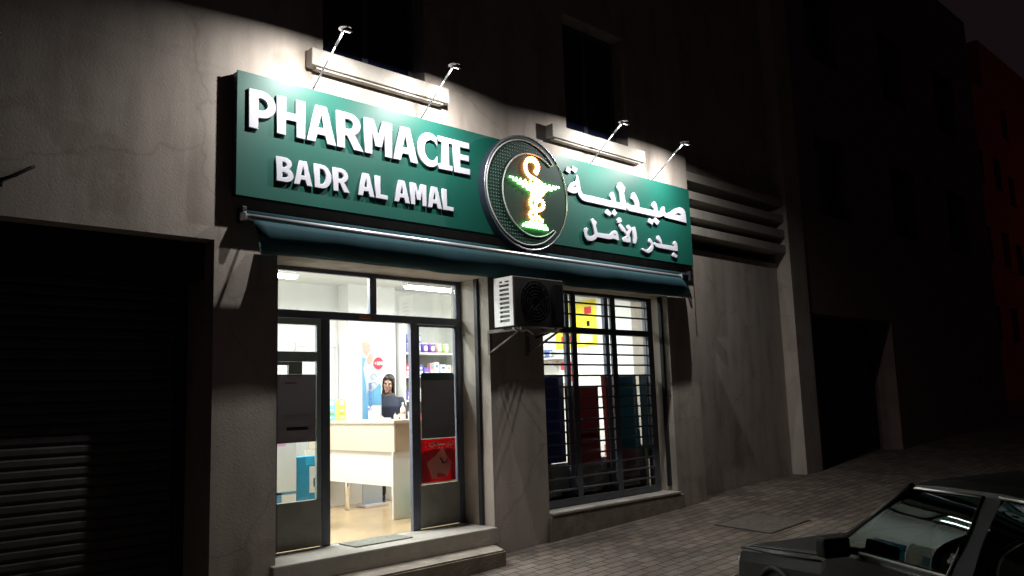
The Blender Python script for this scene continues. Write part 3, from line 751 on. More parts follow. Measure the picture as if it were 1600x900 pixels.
bm = bmesh.new()
for k in range(7):
    zz = 3.602 - k * .024; hw = .372 - .050 * k - .004 * k * k
    beads(bm, smooth_path([(6.128 - hw, zz), (6.128 + hw, zz)], .021), (0,), .02, r=.0118)
beads(bm, smooth_path([(6.130, 3.440), (6.120, 3.16)], .021), (-1, 1), .009)
for zz, hw in ((3.160, .08), (3.140, .145), (3.118, .185), (3.100, .195)):
    beads(bm, smooth_path([(6.118 - hw, zz), (6.118 + hw, zz)], .021), (0,), .02)
link('cup_lights', bm, M['led_green'], EM)['kind'] = 'stuff'
# small bracket under the drum
link('clamp', box(EC[0] - .05, EC[0] + .05, EY + .01, SY - .01, EC[1] - ER - .024, EC[1] - ER - .001, bev=.004), M['steel'], EM)

# ================================================================== SIGN FLOODLIGHTS ON ARMS
def flood(x):
    t = thing('sign_floodlight', '', 'floodlight', (x, SY + .05, SZ1 + .006), 'floodlights on thin arms along the top of the sign')
    tip = Vector((x, -.62, 4.552)); base = Vector((x, SY + .05, SZ1 + .008))
    bm = bmesh.new(); tube(bm, [base, base.lerp(tip, .72)], .0075, 10); tube(bm, [base.lerp(tip, .72), tip], .0115, 10)
    link('arm', bm, M['steel'], t)
    bm = bmesh.new(); cyl(bm, (x, SY + .05, SZ1 + .004), .028, .008, 'z', 16); link('base_plate', bm, M['steel'], t)
    # housing: a shallow hooded box, opening towards the wall and down
    a = R(0)
    c, s_ = math.cos(a), math.sin(a)
    def hp(y, z): return (-.655 + y * c - z * s_, 4.520 + y * s_ + z * c)
    bm = bmesh.new()
    A_, B_ = [], []
    for i in range(20):
        q = 2 * math.pi * i / 20
        y_, xx = .045 + .062 * math.sin(q), x + .055 * math.cos(q)
        A_.append(bm.verts.new((xx, *hp(y_, .016)))); B_.append(bm.verts.new((xx, *hp(y_, .022))))
    bm.faces.new(A_[::-1]); bm.faces.new(B_)
    for i in range(20): bm.faces.new((A_[i], A_[(i + 1) % 20], B_[(i + 1) % 20], B_[i]))
    bmesh.ops.recalc_face_normals(bm, faces=bm.faces[:])
    link('visor', bm, M['steel'], t)
    bm = bmesh.new()
    prism_axis(bm, [hp(-.03, -.002), hp(.036, -.002), hp(.036, -.012), hp(-.004, -.029), hp(-.03, -.029)], x - .032, x + .032, 'x')
    link('lamp_head', bm, M['dark_metal'], t)
    # lens on the slanted face that looks at the wall and down
    p0 = Vector((0, *hp(.034, -.013))); p1 = Vector((0, *hp(-.002, -.0283)))
    e = (p1 - p0).normalized(); nn = Vector((0, -e.z, e.y)) 
    if nn.y < 0: nn = -nn
    bm = bmesh.new()
    q = [Vector((xx, p.y, p.z)) + nn * .002 for xx, p in ((x - .027, p0), (x + .027, p0), (x + .027, p1), (x - .027, p1))]
    bm.faces.new([bm.verts.new(v) for v in q])
    link('lens', bm, M['lens'], t)
    cpt = (p0 + p1) / 2 + nn * .006
    area('flood_light', (x, cpt.y, cpt.z), (0, nn.y, nn.z), .05, .035, LAMP_W, (1.0, 0.975, 0.95), t, 170)
    return t
FX = [3.657, 4.890, 7.510, 8.780]
for x, lb in zip(FX, ['floodlight arm above the letter H at the left end of the sign', 'floodlight arm above the letter A, under the right end of the left window sill', 'floodlight arm just right of the round emblem, in front of the right window sill', 'floodlight arm at the right end of the sign, above the Arabic word']):
    flood(x)['label'] = lb

# ================================================================== AWNING
AW = thing('awning', 'rolled up dark green awning with a shiny front bar under the green sign', 'awning', (5.9, -0.05, 2.55))
bm = bmesh.new(); tube(bm, [(2.945, -.22, 2.845), (9.075, -.22, 2.836)], .027, 16)
link('front_bar', bm, M['alu'], AW)
for x in (2.93, 9.076):
    link('bar_cap', box(x - .014, x + .014, -.255, -.185, 2.808, 2.878, bev=.008), M['steel'], AW)
bm = bmesh.new(); tube(bm, [(3.02, -.055, 2.90), (9.45, -.055, 2.90)], .042, 14)
link('roller', bm, M['awning'], AW)
for x in (2.995, 9.475):
    link('wall_bracket', box(x - .02, x + .02, -.115, -.003, 2.83, 2.96, bev=.006), M['dark_metal'], AW)
for x in (3.08, 6.1, 9.0):
    bm = bmesh.new(); tube(bm, [(x, -.06, 2.845), (x, -.20, 2.845)], .012, 8)
    link('folding_arm', bm, M['steel'], AW)
bm = bmesh.new()
sec = [(-.235, 2.828, 0.0), (-.262, 2.77, .08), (-.268, 2.705, .20), (-.250, 2.640, .38), (-.205, 2.592, .58), (-.145, 2.575, .76), (-.085, 2.60, .92), (-.035, 2.70, 1.0)]
rows = []
NX = 60
rnd = random.Random(3)
ph = [rnd.uniform(0, 6.28) for _ in range(6)]
for y, z, k in sec:
    x0 = 3.00 + .16 * k; x1 = 9.05 + .40 * k
    row = []
    for i in range(NX + 1):
        u = i / NX; x = x0 + (x1 - x0) * u
        w = .010 * math.sin(3.1 * x + ph[0]) + .007 * math.sin(6.3 * x + ph[1]) + .004 * math.sin(13 * x + ph[2])
        lift = .10 * max(0, (u - .88) / .12) ** 2 * k
        row.append(bm.verts.new((x, y + w * (k * (1 - k) * 3), z + w * k + lift * (1 if k < .97 else .2))))
    rows.append(row)
for a, b in zip(rows[:-1], rows[1:]):
    for i in range(NX):
        f = bm.faces.new((a[i], a[i + 1], b[i + 1], b[i])); f.smooth = True
fb = link('canopy', bm, M['awning'], AW)
md = fb.modifiers.new('thick', 'SOLIDIFY'); md.thickness = .003
bm = bmesh.new(); 
pts = []
for i in range(NX + 1):
    v = fb.data.vertices[3 * (NX + 1) + i].co + woff(fb); pts.append((v.x, v.y + .05, v.z - .036))
tube(bm, pts, .005, 6)
link('hem', bm, colour('hem_grey', (0.30, 0.36, 0.36)), fb)

# ================================================================== AIR CONDITIONER
AC = thing('air_conditioner', 'outdoor air conditioner unit on brackets between the door and the barred window', 'air conditioner', (6.06, -.35, 1.99))
ax0, ax1, ay0, ay1, az0, az1 = 5.690, 6.450, -.50, -.215, 2.030, 2.545
bm = bmesh.new()
quad_box(bm, ax0 + .012, ax1, ay0, ay1, az0, az1, bev=.012)
link('casing', bm, mat('ac_casing', (0.085, 0.076, 0.074), 0.5, var=.12), AC)
# louvred side panel
pan = wall_grid(ay0 + .002, ay1 - .002, az0 + .004, az1 - .004, 0, 1,
                [(ay0 + .055, ay1 - .085, az0 + .045 + i * .0455, az0 + .045 + i * .0455 + .027) for i in range(9)] +
                [(ay0 + .155, ay1 - .085, az1 - .062, az1 - .044), (ay0 + .055, ay0 + .115, az1 - .062, az1 - .044)])
for v in pan.verts:
    a, d, z = v.co; v.co = (ax0 - .004 + d * .015, a, z)
bmesh.ops.recalc_face_normals(pan, faces=pan.faces[:])
link('side_vent', pan, M['ac_white'], AC)
bm = bmesh.new()
cx, cz = ax0 + .315, (az0 + az1) / 2
for r in (.225, .19, .155, .12, .085, .05):
    tube(bm, [(cx + r * math.cos(t * math.pi / 24), ay0 - .010, cz + r * math.sin(t * math.pi / 24)) for t in range(48)], .0035, 6, closed=True)
for k in range(12):
    a = k * math.pi / 6
    tube(bm, [(cx + .05 * math.cos(a), ay0 - .008, cz + .05 * math.sin(a)), (cx + .225 * math.cos(a + .35), ay0 - .008, cz + .225 * math.sin(a + .35))], .003, 6)
link('fan_guard', bm, M['ac_dark'], AC)
link('fan_opening', ring_disc(bmesh.new(), cx, cz, .228, ay0 - .004, ay0 - .0015, 40), M['ac_dark'], AC)
bm = bmesh.new(); quad_box(bm, ax1 - .16, ax1 - .02, ay0 - .006, ay0 - .001, az0 + .05, az1 - .05, bev=.002)
link('service_panel', bm, M['ac_dark'], AC)
for x in (ax0 + .10, ax1 - .10):
    bm = bmesh.new()
    quad_box(bm, x - .02, x + .02, -.52, -.004, az0 - .042, az0 - .008); quad_box(bm, x - .019, x + .019, -.035, -.003, az0 - .27, az0 - .044)
    tube(bm, [(x, -.48, az0 - .045), (x, -.03, az0 - .24)], .013, 8)
    link('bracket', bm, M['rust'], AC)
    for y in (-.46, -.26):
        link('foot', cyl(bmesh.new(), (x, y, az0 - .007), .02, .010, 'z', 12), M['rubber'], AC)
bm = bmesh.new(); tube(bm, [(ax1 + .003, -.30, az0 + .10), (ax1 + .05, -.28, az0 + .06), (ax1 + .06, -.2, az0 - .02), (ax1 + .05, -.03, az0 - .06), (ax1 + .05, -.002, az0 - .06)], .014, 8)
link('pipe', bm, M['black'], AC)
bm = bmesh.new(); tube(bm, [(ax0 + .02, -.46, az0 - .02), (ax0 + .10, -.47, az0 - .050), (ax0 + .20, -.48, az0 - .030), (ax0 + .30, -.47, az0 - .075)], .009, 8)
link('drain_hose', bm, M['ac_white'], AC)

# ================================================================== WINDOW GRILLE
G = thing('window_grille', 'dark steel grille of horizontal bars across the shop window right of the air conditioner', 'grille', (7.85, .2, .04))
bm = bmesh.new()
for a in ((6.660, 6.72), (7.315, 7.405), (8.065, 8.165), (8.83, 8.94)):
    quad_box(bm, a[0], a[1], .185, .215, .06, 2.555, bev=.003)
quad_box(bm, 6.663, 8.937, .183, .217, .045, .125); quad_box(bm, 6.663, 8.937, .183, .217, 2.06, 2.135); quad_box(bm, 6.663, 8.937, .183, .217, 2.535, 2.575)
link('frame', bm, M['bar'], G)
for z in [2.44, 2.295, 1.94, 1.81, 1.68, 1.55, 1.417, 1.284, 1.152, 1.02, .887, .754, .622, .49, .357, .225]:
    link('bar', box(6.70, 8.90, .188, .206, z - .011, z + .011, bev=.003), M['bar'], G)

# ================================================================== POSTERS ON THE GLASS
def poster(name, label, cat, x0, x1, z0, z1, y, m, group=None, top_round=0.0, slant=0.0, th=.002):
    bm = bmesh.new()
    if top_round:
        r = top_round
        pl = [(x0, z0), (x1, z0)] + ell(x1 - r, z1 - r, r, r, 0, 90, 6) + ell(x0 + r, z1 - r, r, r, 90, 180, 6)
    else:
        pl = [(x0 + slant, z0), (x1 + slant, z0), (x1, z1), (x0, z1)]
    prism(bm, pl, y, y + th)
    return tag(link(name, bm, m), label, cat, group)
poster('poster', 'dark poster stuck on the glass of the left door leaf', 'poster', 3.603, 4.003, .962, 1.587, .4755, M['poster_dark'])
poster('poster', 'dark poster with rounded top corners on the glass of the right door leaf', 'poster', 5.243, 5.695, .915, 1.60, .4755, M['poster_dark'], top_round=.03)
WG = 'posters stuck inside the barred window'
poster('window_poster', 'navy poster at the left end of the barred window', 'poster', 6.72, 7.285, .53, 1.56, .331, M['poster_navy'], WG)
poster('window_poster', 'maroon poster, lower than its neighbours, second from the left in the barred window', 'poster', 7.305, 7.925, .49, 1.43, .331, M['poster_maroon'], WG)
poster('window_poster', 'reddish brown poster behind the second upright of the barred window', 'poster', 7.985, 8.215, .40, 1.55, .331, M['poster_brown'], WG, slant=.05)
poster('window_poster', 'dark teal poster at the right end of the barred window', 'poster', 8.225, 8.705, .62, 1.55, .331, M['poster_teal'], WG, slant=.04)
poster('window_poster', 'narrow dark strip at the right edge of the barred window', 'poster', 8.775, 8.928, .45, 1.56, .331, M['poster_teal'], WG)
def prints(o, y, shapes):
    for nm, pl, m in shapes: link(nm, prism(bmesh.new(), pl, y, y + .0006), m, o)
def rect(x0, x1, z0, z1): return [(x0, z0), (x1, z0), (x1, z1), (x0, z1)]
PO = [o for o in sc.objects if o.name.startswith('poster') or o.name.startswith('window_poster')]
P0, P1, Q0, Q1, Q2, Q3, Q4 = PO
prints(P0, .4746, [('print', rect(3.70, 3.92, 1.075, 1.105), M['print_dark']), ('print', rect(3.66, 3.95, 1.205, 1.215), M['print_pale']), ('print', rect(3.66, 3.88, 1.175, 1.183), M['print_pale']), ('print', rect(3.68, 3.80, 1.50, 1.515), M['print_red'])])
prints(P1, .4746, [('print', [(5.246, 1.52), (5.692, 1.52), (5.692, 1.572), (5.66, 1.597), (5.28, 1.597), (5.246, 1.572)], M['print_teal']), ('print', rect(5.30, 5.62, .99, 1.0), M['print_pale']), ('print', rect(5.30, 5.54, .96, .968), M['print_pale'])])
prints(Q0, .3302, [('print', rect(6.98, 7.24, 1.37, 1.40), M['print_pale']), ('print', rect(6.95, 7.22, .66, .675), M['print_pale'])])
prints(Q1, .3302, [('print', rect(7.45, 7.86, .80, .84), M['print_red']), ('print', rect(7.50, 7.80, .70, .715), M['print_pale'])])
prints(Q3, .3302, [('print', rect(8.30, 8.62, 1.43, 1.455), M['print_pale'])])
# red theatre-curtain poster on the right leaf
RP = thing('curtain_poster', 'red poster of drawn curtains with white Arabic lettering, low on the right door leaf', 'poster', (5.45, .477, .455))
rx0, rx1, rz0, rz1 = 5.205, 5.69, .462, .905
link('sheet', prism(bmesh.new(), [(rx0, rz0), (rx1, rz0), (rx1, rz1), (rx0, rz1)], .475, .477), M['poster_red'], RP)
def px(u, v): return (rx0 + u * (rx1 - rx0), rz0 + v * (rz1 - rz0))
link('opening', prism(bmesh.new(), [px(*p) for p in ((.34, .08), (.72, .08), (.84, .25), (.88, .42), (.76, .56), (.66, .76), (.62, .80), (.56, .72), (.44, .60), (.20, .46), (.26, .30))], .4742, .4748), M['poster_grey'], RP)
link('curtain', prism(bmesh.new(), [px(*p) for p in ((.02, .02), (.30, .02), (.26, .30), (.19, .46), (.44, .61), (.58, .76), (.30, .76), (.10, .70), (.02, .60))], .4736, .4741), M['curtain_red'], RP)
link('curtain', prism(bmesh.new(), [px(*p) for p in ((.98, .02), (.86, .02), (.86, .25), (.90, .43), (.77, .57), (.66, .76), (.84, .75), (.98, .70))], .4736, .4741), M['curtain_red'], RP)
bm = bmesh.new()
def stroke(bm, pts, r, y=.4728):
    tube(bm, [(px(*p)[0], y, px(*p)[1]) for p in pts], r, 6)
stroke(bm, [(.96, .92), (.93, .86), (.86, .82)], .008); stroke(bm, [(.84, .91), (.83, .84), (.76, .79), (.80, .90), (.84, .90)], .007)
stroke(bm, [(.76, .88), (.66, .86), (.66, .92), (.65, .86), (.58, .86), (.57, .91), (.56, .86), (.50, .86), (.49, .92)], .008)
stroke(bm, [(.48, .86), (.42, .85), (.41, .93)], .008); stroke(bm, [(.41, .92), (.38, .83), (.29, .83), (.27, .92)], .008)
for u, v in ((.16, .93), (.16, .84), (.91, .93), (.34, .92), (.62, .80), (.54, .80)):
    stroke(bm, [(u, v), (u + .02, v - .015)], .006)
for k in range(9):
    u = .30 + .07 * k; stroke(bm, [(u, .765 + .01 * math.sin(k)), (u + .012, .760 + .01 * math.sin(k))], .004)
link('lettering', bm, M['paper'], RP)
bm = bmesh.new(); stroke(bm, [(.55, .55), (.60, .50)], .006, .4732); stroke(bm, [(.60, .49), (.66, .42), (.74, .43), (.76, .52)], .005, .4732); stroke(bm, [(.62, .47), (.63, .42)], .009, .4732)
link('black_marks', bm, M['black'], RP)
link('red_shape', prism(bmesh.new(), [px(*p) for p in ((.47, .10), (.74, .08), (.70, .15), (.58, .20), (.48, .20))], .4730, .4735), M['red'], RP)

# ================================================================== INSIDE THE SHOP
# ceiling fittings
def fitting(xa, xb, y, label):
    t = thing('ceiling_light', label, 'ceiling light', ((xa + xb) / 2, y, 2.72), 'fluorescent fittings hung below the shop ceiling')
    link('housing', box(xa, xb, y - .06, y + .06, 2.765, 2.82, bev=.01), M['white_enamel'] if 'white_enamel' in M else M['white_metal'], t)
    for dy in (-.03, .03):
        bm = bmesh.new(); tube(bm, [(xa + .03, y + dy, 2.745), (xb - .03, y + dy, 2.745)], .014, 10); link('tube', bm, M['tube'], t)
    for xx in (xa + .15, xb - .15):
        bm = bmesh.new(); tube(bm, [(xx, y, 2.821), (xx, y, ZC - .001)], .006, 6); link('hanger', bm, M['steel'], t)
    area('tube_light', ((xa + xb) / 2, y, 2.725), (0, 0, -1), xb - xa - .1, .1, TUBE_W, (0.93, 0.99, 1.0), t)
fitting(3.40, 4.60, 1.9, 'fluorescent fitting at the left, seen through the left transom pane')
fitting(6.10, 7.20, 1.9, 'fluorescent fitting in the middle, glaring through the right transom pane')
fitting(7.60, 8.80, 1.7, 'fluorescent fitting at the right, behind the barred window')

fitting(3.60, 4.70, 0.98, 'unseen fluorescent fitting added just inside the door to light the boxes there')  # extra fitting out of view, brightens the boxes behind the left leaf

# counter
CT = thing('counter', 'cream and white shop counter with an overhanging top, facing the open door', 'counter', (5.68, 2.1, 0))
cx0, cx1, cy0, cy1 = 5.47, 5.86, 1.275, 3.17
link('top', box(cx0 - .03, cx1 + .02, cy0 - .03, cy1, 1.062, 1.100, bev=.006), M['counter_cream'], CT)
bm = box(cx0 - .006, cx0 + .018, cy0 + .001, cy1 - .01, .742, 1.060, bev=.003)
link('front_band', bm, M['counter_cream'], CT)
link('end_band', box(cx0 + .020, cx1, cy0, cy0 + .024, .742, 1.060, bev=.003), mat('counter_end', (0.42, 0.32, 0.20), 0.4, var=.05), CT)
link('end_panel', box(cx0 - .02, cx1, cy0 + .012, cy0 + .036, .002, .740, bev=.003), M['counter_white'], CT)
link('modesty_panel', box(cx0 + .03, cx0 + .05, cy0 + .04, cy1 - .02, .355, .740, bev=.003), M['counter_white'], CT)
link('back_panel', box(5.30, 6.60, 2.962, 2.985, .002, .74), M['counter_white'], CT)
link('inner_shelf', box(cx0 + .052, cx1, cy0 + .04, 2.95, .60, .625), M['counter_white'], CT)
bm = bmesh.new(); tube(bm, [(5.62, 2.50, .002), (5.62, 2.50, .60)], .03, 14); link('leg', bm, M['chrome'], CT)
bm = box(cx0 + .03, cx0 + .09, 2.86, 2.958, .002, .36, bev=.004); link('foot_plate', bm, M['chrome'], CT)
link('label', box(5.70, 5.78, cy0 - .004, cy0 - .001, .93, 1.02), M['paper'], CT)

# things on the counter
def carton(name, label, x, y, z, w, d, h, m, cat='box', rz=0.0, group=None, faces=()):
    t = thing(name, label, cat, (x, y, z), group)
    bm = quad_box(bmesh.new(), -w / 2, w / 2, -d / 2, d / 2, 0.001, h, bev=min(w, d, h) * .03)
    link('carton', bm, m, t, local=True)
    for nm, u0, u1, v0, v1, mm in faces:
        bm = quad_box(bmesh.new(), -w / 2 + u0 * w, -w / 2 + u1 * w, -d / 2 - .0015, -d / 2 - .0002, v0 * h, v1 * h)
        link(nm, bm, mm, t, local=True)
    t.rotation_euler = (0, 0, rz)
    return t
def display_board(x, y, m, label):
    t = thing('display_card', label, 'display', (x, y, 1.1), 'small display cards on the counter')
    w, h = .115, .21
    pl = [(x - w / 2, 1.101), (x + w / 2, 1.101), (x + w / 2, 1.1 + h)] + ell(x, 1.1 + h, w / 2, .055, 0, 180, 10)
    link('card', prism(bmesh.new(), pl, y, y + .04), m, t)
    bm = bmesh.new(); cyl(bm, (x, y - .004, 1.1 + h + .008), .032, .003, 'y', 18); link('badge', bm, M['paper'], t)
    for k in range(3):
        link('print', box(x - .035, x + .035, y - .003, y - .0005, 1.13 + k * .045, 1.148 + k * .045), colour('print_green', (.22, .42, .10)) if k % 2 else M['paper'], t)
    t.rotation_euler = (0, 0, 0)
display_board(5.545, 2.50, colour('card_yellow_green', (.66, .70, .12)), 'yellow green display card with a round badge on the counter')
display_board(5.475, 2.62, colour('card_aqua', (.25, .62, .66)), 'aqua display card beside the yellow green one on the counter')
def bottle(name, label, x, y, r, h, m, cap):
    t = thing(name, label, 'bottle', (x, y, 1.1))
    bm = bmesh.new(); pts = [(r * .96, 0.001), (r, .01), (r, h * .62), (r * .85, h * .72), (r * .4, h * .82), (r * .36, h * .9)]
    rings = []
    for rr, zz in pts: rings.append([bm.verts.new((x + rr * math.cos(k * math.pi / 8), y + rr * math.sin(k * math.pi / 8), 1.1 + zz)) for k in range(16)])
    for A_, B_ in zip(rings[:-1], rings[1:]):
        for k in range(16):
            f = bm.faces.new((A_[k], A_[(k + 1) % 16], B_[(k + 1) % 16], B_[k])); f.smooth = True
    bm.faces.new(rings[0][::-1]); bm.faces.new(rings[-1])
    link('bottle', bm, m, t)
    bm = bmesh.new(); cyl(bm, (x, y, 1.1 + h * .9 + .001), r * .42, h * .16, 'z', 14, r2=r * .36); link('cap', bm, cap, t)
bottle('pump_bottle', 'slim white bottle with an orange band at the end of the counter', 5.775, 1.53, .032, .185, M['paper'], M['paper'])
bottle('small_bottle', 'small white bottle with a blue cap on the counter', 5.80, 1.72, .018, .075, M['paper'], colour('cap_blue', (.12, .2, .5)))
tag(link('orange_band', cyl(bmesh.new(), (5.775, 1.53, 1.165), .0327, .022, 'z', 16), colour('band_orange', (.75, .25, .08)), bpy.data.objects['pump_bottle']), None, None)
t = tag(link('paper_stack', box(5.73, 5.84, 1.86, 2.10, 1.1012, 1.118, bev=.003), M['paper']), 'low stack of white papers on the counter in front of the woman', 'papers')

# doormat, bin
tag(link('doormat', box(4.22, 4.86, .14, .44, .0015, .012, bev=.004), M['mat_grey']), 'worn grey doormat on the threshold of the open door', 'doormat')
bn = thing('waste_bin', 'teal plastic waste bin beside the end of the counter', 'bin', (5.71, 1.10, 0))
bm = bmesh.new()
for r0, r1, z0, z1 in ((.085, .115, .002, .30),):
    tube(bm, [(5.71, 1.10, z0), (5.71, 1.10, z1)], r0, 24, r1=r1)
link('bucket', bm, M['teal_plastic'], bn)
bm = bmesh.new(); tube(bm, [(5.71 + .117 * math.cos(k * math.pi / 14), 1.10 + .117 * math.sin(k * math.pi / 14), .302) for k in range(28)], .009, 8, closed=True)
link('rim', bm, M['teal_plastic'], bn)

# tall advertising banner behind the counter
BN = thing('advertising_banner', 'tall narrow pale blue banner with a red discount circle behind the counter', 'banner', (6.03, 2.56, 0))
bx0, bx1, by = 5.885, 6.175, 2.55
def bp_(u, v): return (bx0 + u * (bx1 - bx0), 1.06 + v * 1.10)
link('panel', prism(bmesh.new(), [bp_(0, -.94), bp_(1, -.94), bp_(1, 1), bp_(0, 1)], by, by + .02), M['banner_white'], BN)
link('blue_wave', prism(bmesh.new(), [bp_(*p) for p in ((0.005, .01), (.30, .01), (.26, .15), (.22, .30), (.17, .45), (.10, .55), (.05, .62), (.12, .70), (.20, .74), (.0051, .76))], by - .0018, by - .0006), M['banner_blue'], BN)
link('blue_block', prism(bmesh.new(), [bp_(.27, .20), bp_(.99, .20), bp_(.99, .42), bp_(.90, .45), bp_(.72, .40), bp_(.5, .36), bp_(.24, .34)], by - .003, by - .0019), M['banner_blue'], BN)
link('white_block', prism(bmesh.new(), [bp_(.30, .03), bp_(.92, .03), bp_(.92, .185), bp_(.28, .185)], by - .003, by - .0019), M['paper'], BN)
link('hand_print', prism(bmesh.new(), [bp_(*p) for p in ((.01, .93), (.25, .945), (.45, .90), (.40, .83), (.22, .77), (.05, .82))], by - .003, by - .0019), M['skin_print'], BN)
link('hand_print', prism(bmesh.new(), [bp_(*p) for p in ((.25, .74), (.38, .80), (.58, .79), (.55, .72), (.40, .67), (.28, .68))], by - .003, by - .0019), M['skin_print'], BN)
bm = bmesh.new(); cyl(bm, (bp_(.86, 0)[0], by - .007, bp_(0, .690)[1]), .077, .003, 'y', 30)
ct = link('discount_circle', bm, M['red'], BN)
link('lettering', text_mesh('+33%', .062, facing(bp_(.86, 0)[0], by - .009, bp_(0, .685)[1]), .0006, offset=.0012), M['paper'], ct)
link('lettering', text_mesh('Bepanthen', .085, facing(bp_(.38, 0)[0], by - .0045, bp_(0, .295)[1], rot=R(90)), .0005, offset=.001), M['banner_deep'], BN)
link('rule', prism(bmesh.new(), [bp_(.54, .21), bp_(.56, .21), bp_(.56, .385), bp_(.54, .385)], by - .0046, by - .0035), M['banner_deep'], BN)
bm = bmesh.new()
for (u, v, n) in ((.58, .905, .2), (.70, .872, .24), (.78, .838, .28)):
    quad_box(bm, bp_(u - n / 2, 0)[0], bp_(u + n / 2, 0)[0], by - .003, by - .001, bp_(0, v)[1] - .006, bp_(0, v)[1] + .006)
link('small_print', bm, colour('print_grey', (.25, .27, .32)), BN)
bm = bmesh.new()
for dz in (0, -.11):
    tube(bm, [(bp_(.60 + .18 * math.cos(k * .45) * (.7 if k % 2 else 1), 0)[0], by - .002, bp_(0, .53)[1] + dz + .035 * math.sin(k * .45)) for k in range(12)], .0022, 5)
link('line_drawing', bm, colour('print_grey', (.25, .27, .32)), BN)
link('base', box(5.86, 6.20, 2.45, 2.68, .002, .035, bev=.006), M['alu'], BN)

# shelf unit with tins and packets against the back wall
SU = thing('shelf_unit', 'white wall shelves full of tins and packets, seen through the right door leaf', 'shelves', (7.45, 3.28, 0))
sy0, sy1 = 3.06, YB - .004
for x in (6.93, 8.02):
    link('upright', box(x - .02, x + .02, sy0, sy1, .002, 2.52, bev=.003), M['white_metal'], SU)
link('back_board', box(6.952, 7.998, sy1 - .014, sy1, .002, 2.51), colour('shelf_back', (.55, .54, .50)), SU)
SHZ = [.25, .62, .98, 1.33, 1.672, 2.008]
for z in SHZ:
    link('shelf', box(6.952, 7.998, sy0 - .01, sy1 - .016, z - .028, z, bev=.003), M['white_metal'], SU)
tincols = [((.30, .34, .62), 'pale blue'), ((.28, .32, .60), 'blue'), ((.22, .10, .45), 'purple'), ((.24, .09, .42), 'purple'), ((.70, .45, .35), 'peach'), ((.52, .66, .28), 'light green')]
GT = 'tins in a row on the top shelf'
def tin(x, y, z, c, label, grp=GT, r=.058, h=.125):
    t = thing('tin', label, 'tin', (x, y, z), grp)
    bm = bmesh.new(); cyl(bm, (x, y, z + .001), r, h, 'z', 20); link('can', bm, colour('tin_%d_%d_%d' % tuple(int(v * 100) for v in c), c), t)
    bm = bmesh.new(); cyl(bm, (x, y, z + h + .0015), r * .98, .012, 'z', 20); link('lid', bm, M['paper'], t)
    bm = bmesh.new(); ellipsoid(bm, (x - .01, y - r + .002, z + h * .5), (.036, .006, .042), u=14, v=8); link('badge', bm, M['paper'], t)
tl = ['pale blue tin at the left end of the top shelf row', 'blue tin second from the left on the top shelf', 'left of the two purple tins on the top shelf', 'right of the two purple tins on the top shelf', 'peach tin next to the light green tin on the top shelf', 'light green tin at the right end of the top shelf row']
for i, (c, n) in enumerate(tincols):
    tin(7.085 + i * .130, 3.14, 2.008, c, tl[i])
tin(7.085, 3.14, 2.008 + .141, tincols[0][0], 'pale blue tin stacked on top of the left tin of the shelf row')
tin(7.215, 3.14, 2.008 + .141, tincols[1][0], 'blue tin stacked on top of the second tin of the shelf row')
GP = 'packets crowded on the shelves behind the right door leaf'
rr = random.Random(11)
pc = [((.12, .14, .40), 'navy blue'), ((.62, .10, .12), 'red'), ((.75, .74, .72), 'white'), ((.60, .30, .32), 'pink'), ((.16, .12, .52), 'violet blue'), ((.10, .42, .36), 'green'), ((.66, .70, .78), 'pale grey'), ((.74, .66, .50), 'cream')]
order = [1, 5, 0, 4, 3, 2, 6, 7]
pos = ['at the left end', 'second from the left', 'third from the left', 'fourth from the left', 'fourth from the right', 'third from the right', 'second from the right', 'at the right end']
for si, z in enumerate((1.672, 1.33, .98)):
    sn = ['second shelf from the top', 'third shelf from the top', 'fourth shelf from the top'][si]
    x = 6.99
    for k in range(8):
        w = rr.uniform(.085, .125); h = rr.uniform(.11, .20); c, cn = pc[order[(k + si * 3) % 8]]
        carton('packet', '%s packet %s of the %s' % (cn, pos[k], sn), x + w / 2, 3.13 + rr.uniform(-.01, .02), z, w * .94, .07, h, colour('pack_' + cn.replace(' ', '_'), c), 'packet', group=GP,
               faces=(('print', .12, .88, .12, .45, M['paper']), ('print', .2, .8, .62, .8, colour('pack_' + pc[order[(k + 5) % 8]][1].replace(' ', '_'), pc[order[(k + 5) % 8]][0]))))
        x += w + .004
# goods just inside the left leaf
carton('tall_box', 'tall white box with a blue swoosh behind the low glass of the left door leaf', 4.22, 1.54, 0.0, .255, .16, .99, M['paper'], group=None,
       faces=(('swoosh', .02, .34, .06, .42, M['banner_blue']), ('swoosh', .02, .98, .40, .425, M['banner_blue']), ('pink_stripe', .0, .5, .90, .925, colour('pink', (.75, .35, .55)))))
carton('picture_box', 'blue and white box with a small picture behind the left door leaf', 4.545, 1.58, 0.0, .36, .18, .76, colour('box_blue', (.03, .26, .42)), group=None,
       faces=(('white_panel', .42, .98, .50, .86, M['paper']), ('white_panel', .40, .98, .02, .30, M['paper']), ('picture', .55, .86, .58, .70, colour('pic_green', (.22, .34, .24))), ('band', .30, .98, .88, .99, colour('band_cyan', (.04, .42, .66)))))
GC = 'low cartons on the ledge inside the barred window'
gl = [((.34, .22, .20), 'pinkish brown carton at the left end of the window ledge'), ((.40, .36, .32), 'pale grey carton with white print, second on the window ledge'), ((.30, .24, .22), 'brown carton left of the middle upright on the window ledge'),
      ((.42, .38, .35), 'pale carton right of the middle upright on the window ledge'), ((.36, .10, .10), 'red carton second from the right on the window ledge'), ((.32, .16, .14), 'dark red carton at the right end of the window ledge')]
